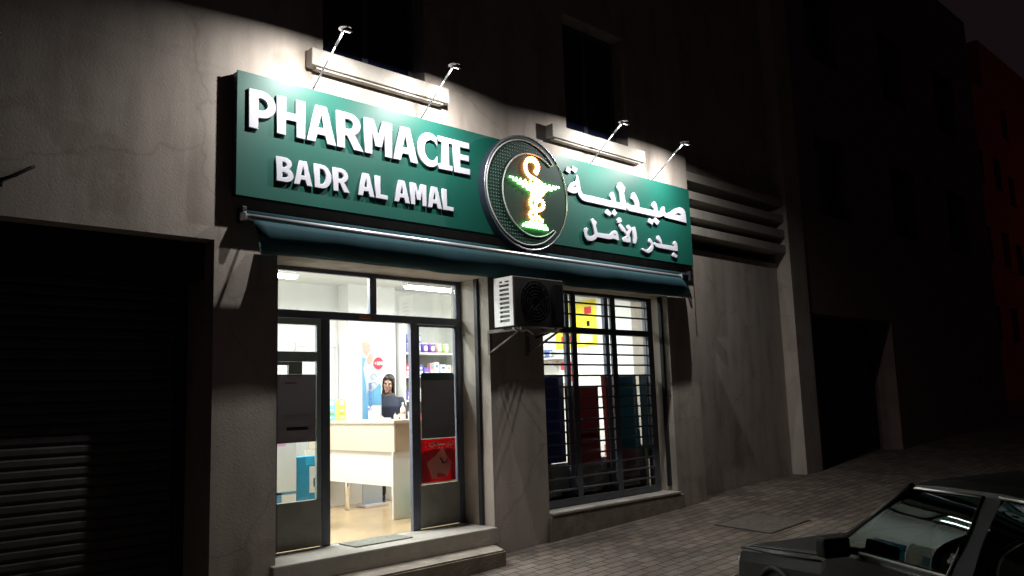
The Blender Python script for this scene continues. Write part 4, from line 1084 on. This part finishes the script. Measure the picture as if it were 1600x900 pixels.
for k, (c, lb) in enumerate(gl):
    carton('ledge_carton', lb, 6.885 + k * .376, .44, .037, .372, .13, (.52, .48, .46, .50, .64, .60)[k], colour('ledge_%d' % k, c), group=GC,
           faces=(('print', .1, .9, .15, .35, colour('print_pale', (.5, .45, .42))), ('print', .2, .7, .55, .68, colour('ledge_%d' % ((k + 2) % 6), gl[(k + 2) % 6][0]))))
# right side wall: yellow poster, red sign, small shelf with blue tins
YP = thing('yellow_poster', 'yellow poster high on the side wall behind the barred window', 'poster', (X1 - .01, 1.95, 2.10))
link('sheet', box(X1 - .006, X1 - .002, 1.56, 2.42, 2.05, 2.76), M['yellow'], YP)
for ya, yb, za, zb, mm in ((1.66, 1.80, 2.55, 2.66, M['red']), (1.66, 1.92, 2.12, 2.24, M['paper']), (2.0, 2.2, 2.4, 2.5, M['paper']), (2.05, 2.3, 2.16, 2.24, M['red']), (1.70, 1.76, 2.36, 2.44, M['black']), (2.2, 2.3, 2.56, 2.68, colour('print_green', (.22, .42, .10)))):
    link('print', box(X1 - .0085, X1 - .0062, ya, yb, za, zb), mm, YP)
WS = thing('wall_shelf', 'small white wall shelf carrying two blue tins, behind the grille near the air conditioner', 'shelf', (X1 - .15, 2.65, 1.88))
link('board', box(X1 - .28, X1 - .003, 2.25, 3.05, 1.885, 1.912, bev=.003), M['white_metal'], WS)
for y in (2.4, 2.9):
    link('bracket', prism(bmesh.new(), [(X1 - .26, 1.884), (X1 - .003, 1.884), (X1 - .003, 1.74)], y, y + .012), M['white_metal'], WS)
tin(X1 - .13, 2.62, 1.912, (.10, .16, .42), 'left of the two blue tins on the small wall shelf', 'blue tins on the small wall shelf', r=.055)
tin(X1 - .13, 2.47, 1.912, (.10, .16, .42), 'right of the two blue tins on the small wall shelf', 'blue tins on the small wall shelf', r=.055)
RSN = thing('red_sign', 'red angular sign on the side wall behind the grille', 'sign', (X1 - .01, 2.2, 1.55))
bm = bmesh.new()
quad_box(bm, X1 - .012, X1 - .002, 2.05, 2.33, 1.72, 1.84); quad_box(bm, X1 - .012, X1 - .002, 2.05, 2.15, 1.54, 1.719)
link('plate', bm, M['red'], RSN)
tag(link('wood_shelf_board', box(X1 - .22, X1 - .003, 2.2, 3.1, 1.45, 1.52, bev=.004), M['counter_cream']), 'thick pale wood board on the side wall below the red sign', 'shelf')

# wall bracket far left
bk = thing('cable_bracket', 'small dark bracket with a bent cable on the wall above the shutter', 'bracket', (1.75, -.05, 3.0))
bm = bmesh.new(); tube(bm, [(1.24, -.003, 2.90), (1.26, -.025, 2.92), (1.34, -.028, 2.96), (1.43, -.02, 3.03), (1.46, -.003, 3.05)], .012, 8)
link('cable', bm, M['black'], bk)
link('plate', box(1.21, 1.27, -.02, -.002, 2.87, 2.93, bev=.004), M['black'], bk)

# cover in the pavement
cz = pave_z(8.9, -1.25)
bm = bmesh.new()
vs = []
for x, y in ((8.45, -1.62), (9.35, -1.62), (9.35, -.92), (8.45, -.92)): vs.append(bm.verts.new((x, y, pave_z(x, y) + .003)))
f = bm.faces.new(vs); r = bmesh.ops.extrude_face_region(bm, geom=[f])
for v in [g for g in r['geom'] if isinstance(g, bmesh.types.BMVert)]: v.co.z += .004
bmesh.ops.recalc_face_normals(bm, faces=bm.faces[:])
mc = thing('access_cover', 'rectangular access cover set in the paving in front of the far wall', 'cover', (8.9, -1.27, cz))
link('lid', bm, M['iron'], mc)
bm = bmesh.new()
for (xa, xb, ya, yb) in ((8.432, 9.368, -1.642, -1.63), (8.432, 9.368, -.91, -.898), (8.432, 8.444, -1.628, -.912), (9.356, 9.368, -1.628, -.912)):
    q = []
    for dz in (-.05, .005):
        for x, y in ((xa, ya), (xb, ya), (xb, yb), (xa, yb)): q.append(bm.verts.new((x, y, pave_z(x, y) + dz)))
    for ff in ((3, 2, 1, 0), (4, 5, 6, 7), (0, 1, 5, 4), (1, 2, 6, 5), (2, 3, 7, 6), (3, 0, 4, 7)): bm.faces.new([q[i] for i in ff])
link('frame', bm, M['dark_metal'], mc)

# ================================================================== PERSON behind the counter
def remeshed(bm, voxel, smooth=2):
    me = bpy.data.meshes.new('tmp'); bm.to_mesh(me); bm.free()
    o = bpy.data.objects.new('tmp', me); sc.collection.objects.link(o)
    m1 = o.modifiers.new('r', 'REMESH'); m1.mode = 'VOXEL'; m1.voxel_size = voxel
    m2 = o.modifiers.new('s', 'SMOOTH'); m2.factor = .5; m2.iterations = smooth
    me2 = bpy.data.meshes.new_from_object(o.evaluated_get(bpy.context.evaluated_depsgraph_get()))
    bpy.data.objects.remove(o); bpy.data.meshes.remove(me)
    b2 = bmesh.new(); b2.from_mesh(me2); bpy.data.meshes.remove(me2)
    for f in b2.faces: f.smooth = True
    return b2
def limb(bm, a, b, ra, rb):
    tube(bm, [a, b], ra, 14, r1=rb)
    ellipsoid(bm, a, (ra, ra, ra), u=14, v=10); ellipsoid(bm, b, (rb, rb, rb), u=14, v=10)
def section(bm, zs, n=22):
    """stack of ellipses (z, rx, ry, dy)"""
    rings = [[bm.verts.new((rx * math.cos(2 * math.pi * k / n), dy + ry * math.sin(2 * math.pi * k / n), z)) for k in range(n)] for z, rx, ry, dy in zs]
    for A_, B_ in zip(rings[:-1], rings[1:]):
        for k in range(n): bm.faces.new((A_[k], A_[(k + 1) % n], B_[(k + 1) % n], B_[k]))
    bm.faces.new(rings[0][::-1]); bm.faces.new(rings[-1])
PER = thing('person', 'woman in a dark jumper with tied back hair standing behind the counter, looking down', 'person', (6.50, 2.86, 0.0))
HEAD = Vector((0.0, -.015, 1.572)); tilt = Matrix.Rotation(R(7), 3, 'Y') @ Matrix.Rotation(R(13), 3, 'X') @ Matrix.Rotation(R(-8), 3, 'Z')
def H(x, y, z): return HEAD + Vector((0, .02, -.10)) + tilt @ (Vector((x, y, z)) - Vector((0, .02, -.10)))
TORSO = [(.84, .165, .125, .01), (.95, .172, .125, .01), (1.06, .142, .105, 0), (1.16, .145, .112, -.01), (1.25, .158, .122, -.015), (1.31, .152, .105, 0), (1.36, .110, .08, .003), (1.41, .058, .056, .008)]
def body_arm(bm, s, k):
    sh = Vector((s * .165, .0, 1.315)); el = Vector((s * .215, -.05, 1.10)); 
    wr = Vector((s * .12, -.27, 1.135)) if s < 0 else Vector((s * .15, -.28, 1.13))
    limb(bm, sh, el, .050 * k, .040 * k); limb(bm, el, wr, .040 * k, .027 * k)
    return wr
bm = bmesh.new()
section(bm, TORSO)
tube(bm, [(0, .012, 1.38), H(0, .024, -.06)], .048, 16, r1=.043)
ellipsoid(bm, H(0, .012, .02), (.074, .092, .098), tilt)                 # skull
ellipsoid(bm, H(0, -.022, -.045), (.053, .060, .076), tilt)              # face and jaw
ellipsoid(bm, H(0, -.066, -.098), (.022, .018, .016), tilt)              # chin
tube(bm, [H(0, -.082, .012), H(0, -.104, -.028)], .008, 10, r1=.0135)    # nose
ellipsoid(bm, H(.0, -.098, -.034), (.016, .012, .008), tilt)
for s in (-1, 1):
    ellipsoid(bm, H(s * .034, -.062, -.026), (.022, .020, .020), tilt)   # cheeks
    ellipsoid(bm, H(s * .077, .012, -.012), (.010, .020, .030), tilt)    # ears
    ellipsoid(bm, H(s * .028, -.078, .022), (.022, .012, .007), tilt)    # brows
    hip = Vector((s * .085, .01, .88)); kn = Vector((s * .09, -.01, .48)); an = Vector((s * .095, .02, .09))
    limb(bm, hip, kn, .078, .052); limb(bm, kn, an, .052, .036)
    limb(bm, Vector((s * .095, .0, .04)), Vector((s * .10, -.15, .028)), .036, .026)
    wr = body_arm(bm, s, .9)
    d = Vector((-.25 * s, -1.0, -.12)).normalized()
    side = Vector((d.y, -d.x, 0)).normalized()                            # across the palm
    pc_ = wr + d * .055
    rot = Matrix((side, d, side.cross(d))).transposed()
    ellipsoid(bm, pc_, (.036, .048, .015), rot)
    for q, (off, ln) in enumerate(((-.026, .062), (-.009, .072), (.009, .068), (.026, .052))):
        p0 = pc_ + d * .040 + side * off
        p1 = p0 + d * ln * .5 + Vector((0, 0, -.004)); p2 = p1 + d * ln * .32 + Vector((0, 0, -.014)); p3 = p2 + d * ln * .2 + Vector((0, 0, -.016))
        limb(bm, p0, p1, .0085, .008); limb(bm, p1, p2, .008, .0075); limb(bm, p2, p3, .0075, .0068)
    th0 = wr + d * .03 - side * (.028 * s); th1 = th0 + d * .030 - side * (.022 * s); th2 = th1 + d * .028 - side * (.004 * s)
    limb(bm, th0, th1, .012, .010); limb(bm, th1, th2, .010, .008)
bo = link('body', remeshed(bm, .0062, 2), M['skin'], PER, local=True)
bm = bmesh.new()
section(bm, [(.86, .180, .138, .01), (.95, .184, .138, .01), (1.06, .162, .122, 0), (1.16, .163, .128, -.01), (1.25, .174, .138, -.015), (1.31, .170, .122, 0), (1.36, .135, .100, .003), (1.40, .092, .080, .006), (1.435, .064, .062, .010)])
for s in (-1, 1):
    sh = Vector((s * .165, .0, 1.315)); el = Vector((s * .215, -.05, 1.10)); wr = Vector((s * .125, -.245, 1.134)) if s < 0 else Vector((s * .155, -.255, 1.129))
    limb(bm, sh, el, .062, .052); limb(bm, el, wr, .052, .038)
link('jumper', remeshed(bm, .011, 4), M['sweater'], PER, local=True)
bm = bmesh.new()
section(bm, [(.80, .176, .134, .01), (.90, .182, .138, .01), (.96, .176, .13, .01)])
for s in (-1, 1):
    limb(bm, Vector((s * .085, .01, .86)), Vector((s * .09, -.01, .48)), .088, .064); limb(bm, Vector((s * .09, -.01, .48)), Vector((s * .095, .02, .10)), .064, .050)
link('trousers', remeshed(bm, .012, 3), M['trousers'], PER, local=True)
for s in (-1, 1):
    bm = bmesh.new(); limb(bm, Vector((s * .095, .015, .046)), Vector((s * .10, -.16, .038)), .045, .036)
    quad_box(bm, s * .097 - .045, s * .097 + .045, -.19, .055, .002, .02)
    link('shoe', remeshed(bm, .009, 2), M['black'], PER, local=True)
bm = bmesh.new()                                                          # hair: cap swept back, falling behind the neck
ellipsoid(bm, H(0, .016, .041), (.080, .0915, .089), tilt)
ellipsoid(bm, H(0, .056, -.02), (.074, .066, .088), tilt)
for s in (-1, 1):
    ellipsoid(bm, H(s * .066, -.018, .030), (.019, .046, .050), tilt); ellipsoid(bm, H(s * .036, -.046, .078), (.034, .030, .022), tilt)
    ellipsoid(bm, H(s * .072, .010, -.030), (.016, .034, .060), tilt)
    limb(bm, H(s * .066, .030, .010), H(s * .066, .050, -.095), .018, .022)
    limb(bm, H(s * .062, .050, -.09), Vector((s * .075, .045, 1.37)), .026, .022)
limb(bm, H(0, .085, -.02), Vector((0, .085, 1.36)), .060, .045)
hb = remeshed(bm, .006, 2)
link('hair', hb, M['hair'], PER, local=True)
bm = bmesh.new()
tube(bm, [(.074 * math.cos(k * math.pi / 10), .016 + .074 * math.sin(k * math.pi / 10), 1.404 + .012 * math.sin(k * math.pi / 10)) for k in range(20)], .026, 10, closed=True)
link('collar', bm, M['fur'], PER, local=True)
for s in (-1, 1):
    bm = bmesh.new(); ellipsoid(bm, H(s * .029, -.0775, .004), (.013, .008, .006), tilt, 12, 8); link('eye', bm, M['eye'], PER, local=True)
bm = bmesh.new(); ellipsoid(bm, H(0, -.0845, -.066), (.021, .007, .0065), tilt, 12, 8); link('mouth', bm, M['lip'], PER, local=True)
PER.rotation_euler = (0, 0, R(-36))

# ================================================================== PARKED CAR
CR = thing('parked_car', 'dark grey old boxy saloon car with bright window trim parked nose in to the pavement', 'car', (5.645, -2.88, road_z(5.645, 0)))
th = .579
fx, fy = math.sin(th), math.cos(th)
yv = Vector((fx, fy, RS * fx)).normalized(); xv = Vector((fy, -fx, RS * fy)).normalized(); zv = xv.cross(yv)
CR.matrix_world = Matrix(((xv.x, yv.x, zv.x, 5.645), (xv.y, yv.y, zv.y, -2.88), (xv.z, yv.z, zv.z, road_z(5.645, 0)), (0, 0, 0, 1)))
CW = 1.58
def L(s, t, h): return (t, -s, h)
def cl(name, bm, m, parent=None): return link(name, bm, m, parent or CR, local=True)
def loft(stations, cap=True):
    bm = bmesh.new(); rings = [[bm.verts.new(L(*p)) for p in st] for st in stations]
    n = len(rings[0])
    for A_, B_ in zip(rings[:-1], rings[1:]):
        for k in range(n): bm.faces.new((A_[k], A_[(k + 1) % n], B_[(k + 1) % n], B_[k]))
    if cap: bm.faces.new(rings[0]); bm.faces.new(rings[-1][::-1])
    bmesh.ops.recalc_face_normals(bm, faces=bm.faces[:])
    return bm
def sect(s, zb, zs, zt, inset=0.0, crown=.02):
    a = [(inset + .07, zb), (inset + .01, zb + .14), (inset, .48), (inset + .008, zs - .09), (inset + .03, zs - .02), (inset + .06, zt), (inset + .35, zt + crown), (CW / 2, zt + crown * 1.3)]
    b = [(CW - t, z) for t, z in a[:-1]][::-1]
    return [(s, t, z) for t, z in a + b]
body = loft([sect(-.02, .34, .58, .60, .10, .004), sect(.02, .28, .66, .675, .03, .01), sect(.16, .24, .695, .702, .008, .02), sect(.60, .22, .745, .752, 0, .025), sect(1.22, .22, .815, .822, 0, .028), sect(1.34, .22, .905, .925, 0, .004),
             sect(1.67, .22, .918, .935, 0, .004), sect(2.35, .22, .932, .948, 0, .004), sect(3.05, .22, .93, .945, 0, .004), sect(3.25, .22, .92, .935, .005, .01), sect(3.88, .26, .88, .895, .02, .01), sect(3.96, .34, .80, .815, .07, .004)])
bo_ = cl('body', body, M['car'])
md = bo_.modifiers.new('bev', 'BEVEL'); md.width = .018; md.segments = 2; md.limit_method = 'ANGLE'; md.angle_limit = R(18)
# bonnet lid, its dark shut line along the wing
hd = loft([[(s, t, z + dz) for t, dz in ((.075, .006), (.105, .014), (CW / 2, .043), (CW - .105, .014), (CW - .075, .006), (CW - .075, -.004), (CW / 2, .02), (.075, -.004))] for s, z in ((.05, .668), (.16, .704), (.60, .757), (1.18, .824))])
ho = cl('bonnet', hd, M['car'])
md = ho.modifiers.new('bev', 'BEVEL'); md.width = .008; md.segments = 2; md.limit_method = 'ANGLE'; md.angle_limit = R(25)
bm = bmesh.new(); tube(bm, [L(.10, .028, .686), L(.16, .022, .699), L(.60, .019, .735), L(1.22, .019, .806)], .0065, 8); cl('shut_line', bm, M['black'])
# cabin: roof, pillars, glazing
PL = [dict(Ab=(1.36, .075, .93), At=(1.97, .17, 1.325), Bb=(2.36, .035, .945), Bt=(2.50, .17, 1.345), Cb=(3.12, .04, .945), Ct=(2.98, .18, 1.33), Db=(3.42, .10, .93))]
PL.append({k: (v[0], CW - v[1], v[2]) for k, v in PL[0].items()})
A0, A1_ = PL
bm = bmesh.new()
def slab(bm, pts, th_):
    up_ = Vector((0, 0, th_))
    a = [bm.verts.new(Vector(L(*p))) for p in pts]; b = [bm.verts.new(Vector(L(*p)) + up_) for p in pts]
    n = len(pts); bm.faces.new(a[::-1]); bm.faces.new(b)
    for i in range(n): bm.faces.new((a[i], a[(i + 1) % n], b[(i + 1) % n], b[i]))
roof = loft([[(s, t, z + dz) for t, dz in ((.165, -.012), (.175, .010), (.30, .032), (CW / 2, .045), (CW - .30, .032), (CW - .175, .010), (CW - .165, -.012), (CW / 2, .0))] for s, z in ((1.965, 1.325), (2.2, 1.342), (2.6, 1.348), (2.99, 1.33))])
ro = cl('roof', roof, M['car'])
def bar_(a, b, r, m, name):
    bm = bmesh.new(); tube(bm, [L(*a), L(*b)], r, 8); return cl(name, bm, m)
for k, P_ in enumerate(PL):
    s = 1 if k == 0 else -1
    bar_(P_['Ab'], P_['At'], .026, M['car'], 'pillar')
    bm = bmesh.new()
    q = [P_['Bb'], (P_['Bb'][0] + .13, P_['Bb'][1], P_['Bb'][2]), (P_['Bt'][0] + .10, P_['Bt'][1], P_['Bt'][2]), P_['Bt']]
    a = [bm.verts.new(L(*p)) for p in q]; b = [bm.verts.new(L(p[0], p[1] + s * .035, p[2])) for p in q]
    bm.faces.new(a); bm.faces.new(b[::-1])
    for i in range(4): bm.faces.new((a[i], b[i], b[(i + 1) % 4], a[(i + 1) % 4]))
    bmesh.ops.recalc_face_normals(bm, faces=bm.faces[:])
    cl('pillar', bm, M['black'])
    bm = bmesh.new()
    q = [P_['Cb'], P_['Db'], P_['Ct'], (P_['Ct'][0] - .06, P_['Ct'][1], P_['Ct'][2])]
    a = [bm.verts.new(L(*p)) for p in q]; b = [bm.verts.new(L(p[0], p[1] + s * .04, p[2])) for p in q]
    bm.faces.new(a); bm.faces.new(b[::-1])
    for i in range(4): bm.faces.new((a[i], b[i], b[(i + 1) % 4], a[(i + 1) % 4]))
    bmesh.ops.recalc_face_normals(bm, faces=bm.faces[:])
    cl('pillar', bm, M['car'])
    def glassq(name, q, m=M['car_glass']):
        bm = bmesh.new(); g = []
        c0, c1, c2, c3 = [Vector(L(p[0], p[1] + s * .012, p[2])) for p in q]      # bottom front, bottom rear, top rear, top front
        for i in range(9):
            v_ = i / 8; row_ = []
            for j in range(7):
                u_ = j / 6
                p_ = c0.lerp(c1, u_).lerp(c3.lerp(c2, u_), v_); p_.x -= s * .10 * v_ * (1 - v_)
                row_.append(bm.verts.new(p_))
            g.append(row_)
        for i in range(8):
            for j in range(6):
                f = bm.faces.new((g[i][j], g[i][j + 1], g[i + 1][j + 1], g[i + 1][j])); f.smooth = True
        return cl(name, bm, m)
    bf = (P_['Bb'][0], P_['Bb'][1], P_['Bb'][2])
    w1 = glassq('side_window', [(1.40, P_['Ab'][1] - s * .03, .93), bf, P_['Bt'], (1.985, P_['At'][1], 1.318)])
    w2 = glassq('side_window', [(P_['Bb'][0] + .13, P_['Bb'][1], .945), P_['Cb'], (P_['Ct'][0] - .06, P_['Ct'][1], 1.33), (P_['Bt'][0] + .10, P_['Bt'][1], 1.345)])
    # bright trim round the front side window
    o_ = -s * .006
    bm = bmesh.new(); tube(bm, [L(1.62, P_['Bb'][1] + o_, .925), L(2.345, P_['Bb'][1] + o_, .945), L(2.485, P_['Bt'][1] + o_, 1.335), L(2.0, P_['At'][1] + o_, 1.322), L(1.96, P_['At'][1] + o_, 1.312), L(1.42, P_['Ab'][1] + o_, .965)], .008, 8)
    cl('window_trim', bm, M['trim'], w1)
    bm = bmesh.new(); tube(bm, [L(P_['Bt'][0] + .09, P_['Bt'][1] + o_, 1.342), L(P_['Ct'][0] - .05, P_['Ct'][1] + o_, 1.332)], .008, 8)
    cl('window_trim', bm, M['trim'], w2)
    # door skin with handle
    bm = bmesh.new()
    tt = P_['Bb'][1] - s * .035 - s * .004
    q = [(1.28, .28), (2.40, .28), (2.42, .60), (2.44, .90), (1.30, .885)]
    tt0 = 0.0 if k == 0 else CW
    a = [bm.verts.new(L(p[0], tt0 - s * .004 + s * (.012 if p[1] > .8 or p[1] < .3 else 0), p[1])) for p in q]; b = [bm.verts.new(L(p[0], tt0 + s * .03, p[1])) for p in q]
    bm.faces.new(a); bm.faces.new(b[::-1])
    for i in range(5): bm.faces.new((a[i], b[i], b[(i + 1) % 5], a[(i + 1) % 5]))
    bmesh.ops.recalc_face_normals(bm, faces=bm.faces[:])
    dr = cl('door', bm, M['car'])
    bm = bmesh.new(); tube(bm, [L(2.18, tt0 - s * .022, .80), L(2.32, tt0 - s * .022, .803)], .012, 8); cl('handle', bm, M['black'], dr)
    # mirror
    bm = bmesh.new()
    mt = tt0 - s * .015
    quad_box(bm, min(mt, mt - s * .17), max(mt, mt - s * .17), -1.62, -1.52, .905, 1.02, bev=.02)
    tube(bm, [L(1.60, tt0 + s * .05, .925), L(1.58, tt0 - s * .03, .945)], .022, 8)
    cl('mirror', bm, M['black'])
    # lamps
    bm = bmesh.new(); x0 = tt0 + s * .06; x1 = tt0 + s * .36
    quad_box(bm, min(x0, x1), max(x0, x1), .0, .035, .46, .60, bev=.01); cl('headlight', bm, M['lamp_glass'])
    bm = bmesh.new(); quad_box(bm, min(tt0 + s * .10, tt0 + s * .30), max(tt0 + s * .10, tt0 + s * .30), .091, .102, .38, .44, bev=.004); cl('indicator', bm, M['amber'])
    bm = bmesh.new(); quad_box(bm, min(tt0 + s * .06, tt0 + s * .32), max(tt0 + s * .06, tt0 + s * .32), -3.99, -3.95, .58, .74, bev=.008); cl('tail_lamp', bm, M['red'])
    # wheels
    for sw in (.72, 3.12):
        bm = bmesh.new(); c0 = tt0 - s * .012
        prof_ = [(.0, .20), (.0, .285), (.02, .305), (.15, .305), (.17, .285), (.17, .20)]
        rings = [[bm.verts.new((c0 + s * d_, -sw + r_ * math.cos(2 * math.pi * i / 32), .305 + r_ * math.sin(2 * math.pi * i / 32))) for i in range(32)] for d_, r_ in prof_]
        for A_, B_ in zip(rings, rings[1:] + rings[:1]):
            for i in range(32):
                f = bm.faces.new((A_[i], A_[(i + 1) % 32], B_[(i + 1) % 32], B_[i])); f.smooth = True
        bmesh.ops.recalc_face_normals(bm, faces=bm.faces[:])
        wh = cl('wheel', bm, M['rubber'])
        bm = bmesh.new(); cyl(bm, (c0 + s * .012, -sw, .305), .198, s * .02, 'x', 28); cyl(bm, (c0 + s * .002, -sw, .305), .07, s * .03, 'x', 18); cl('rim', bm, M['hub'], wh)
        bm = bmesh.new(); tube(bm, [(tt0 - s * .003, -sw + .345 * math.cos(math.pi * i / 16 - .12), .305 + .345 * math.sin(math.pi * (i / 16) * 1.08 - .12)) for i in range(17)], .02, 8); cl('arch_flare', bm, M['black'])
def glassp(name, q, m=M['car_glass']):
    bm = bmesh.new(); bm.faces.new([bm.verts.new(L(*p)) for p in q]); return cl(name, bm, m)
glassp('windscreen', [(1.36, .10, .935), (1.36, CW - .10, .935), (1.965, CW - .19, 1.325), (1.965, .19, 1.325)])
glassp('rear_window', [(3.42, .12, .935), (3.42, CW - .12, .935), (2.99, CW - .2, 1.32), (2.99, .2, 1.32)])
bm = bmesh.new(); quad_box(bm, .03, CW - .03, -.04, .09, .34, .46, bev=.03); cl('front_bumper', bm, M['black'])
bm = bmesh.new(); quad_box(bm, .03, CW - .03, -4.05, -3.93, .36, .50, bev=.03); cl('rear_bumper', bm, M['black'])
bm = bmesh.new()
for i in range(5): quad_box(bm, .38, CW - .38, .0, .03, .475 + i * .025, .489 + i * .025)
cl('radiator_grille', bm, M['black'])
bm = bmesh.new(); quad_box(bm, CW / 2 - .26, CW / 2 + .26, .091, .10, .35, .45); cl('number_plate', bm, M['plate'])
bm = bmesh.new()
for k in (0, 1): tube(bm, [L(1.33, .45 + k * .5, .93), L(1.42, .70 + k * .5, .975), L(1.45, .95 + k * .42, .985)], .006, 6)
cl('wiper', bm, M['black'])
bm = bmesh.new(); quad_box(bm, .12, CW - .12, -1.75, -1.42, .80, .955, bev=.03); cl('dashboard', bm, M['black'])
for t0 in (.18, .86):
    bm = bmesh.new(); quad_box(bm, t0, t0 + .52, -2.55, -2.05, .42, .58, bev=.05); quad_box(bm, t0, t0 + .52, -2.72, -2.56, .50, 1.08, bev=.06); quad_box(bm, t0 + .13, t0 + .39, -2.74, -2.66, 1.09, 1.24, bev=.035)
    cl('seat', bm, M['seat'])
bm = bmesh.new(); tube(bm, [(.44 + .18 * math.cos(i * math.pi / 12), -1.95 + .06 * math.sin(i * math.pi / 12), .95 + .17 * math.sin(i * math.pi / 12)) for i in range(24)], .014, 8, closed=True); tube(bm, [(.44, -1.95, .95), (.44, -1.75, .88)], .025, 8)
cl('steering_wheel', bm, M['black'])
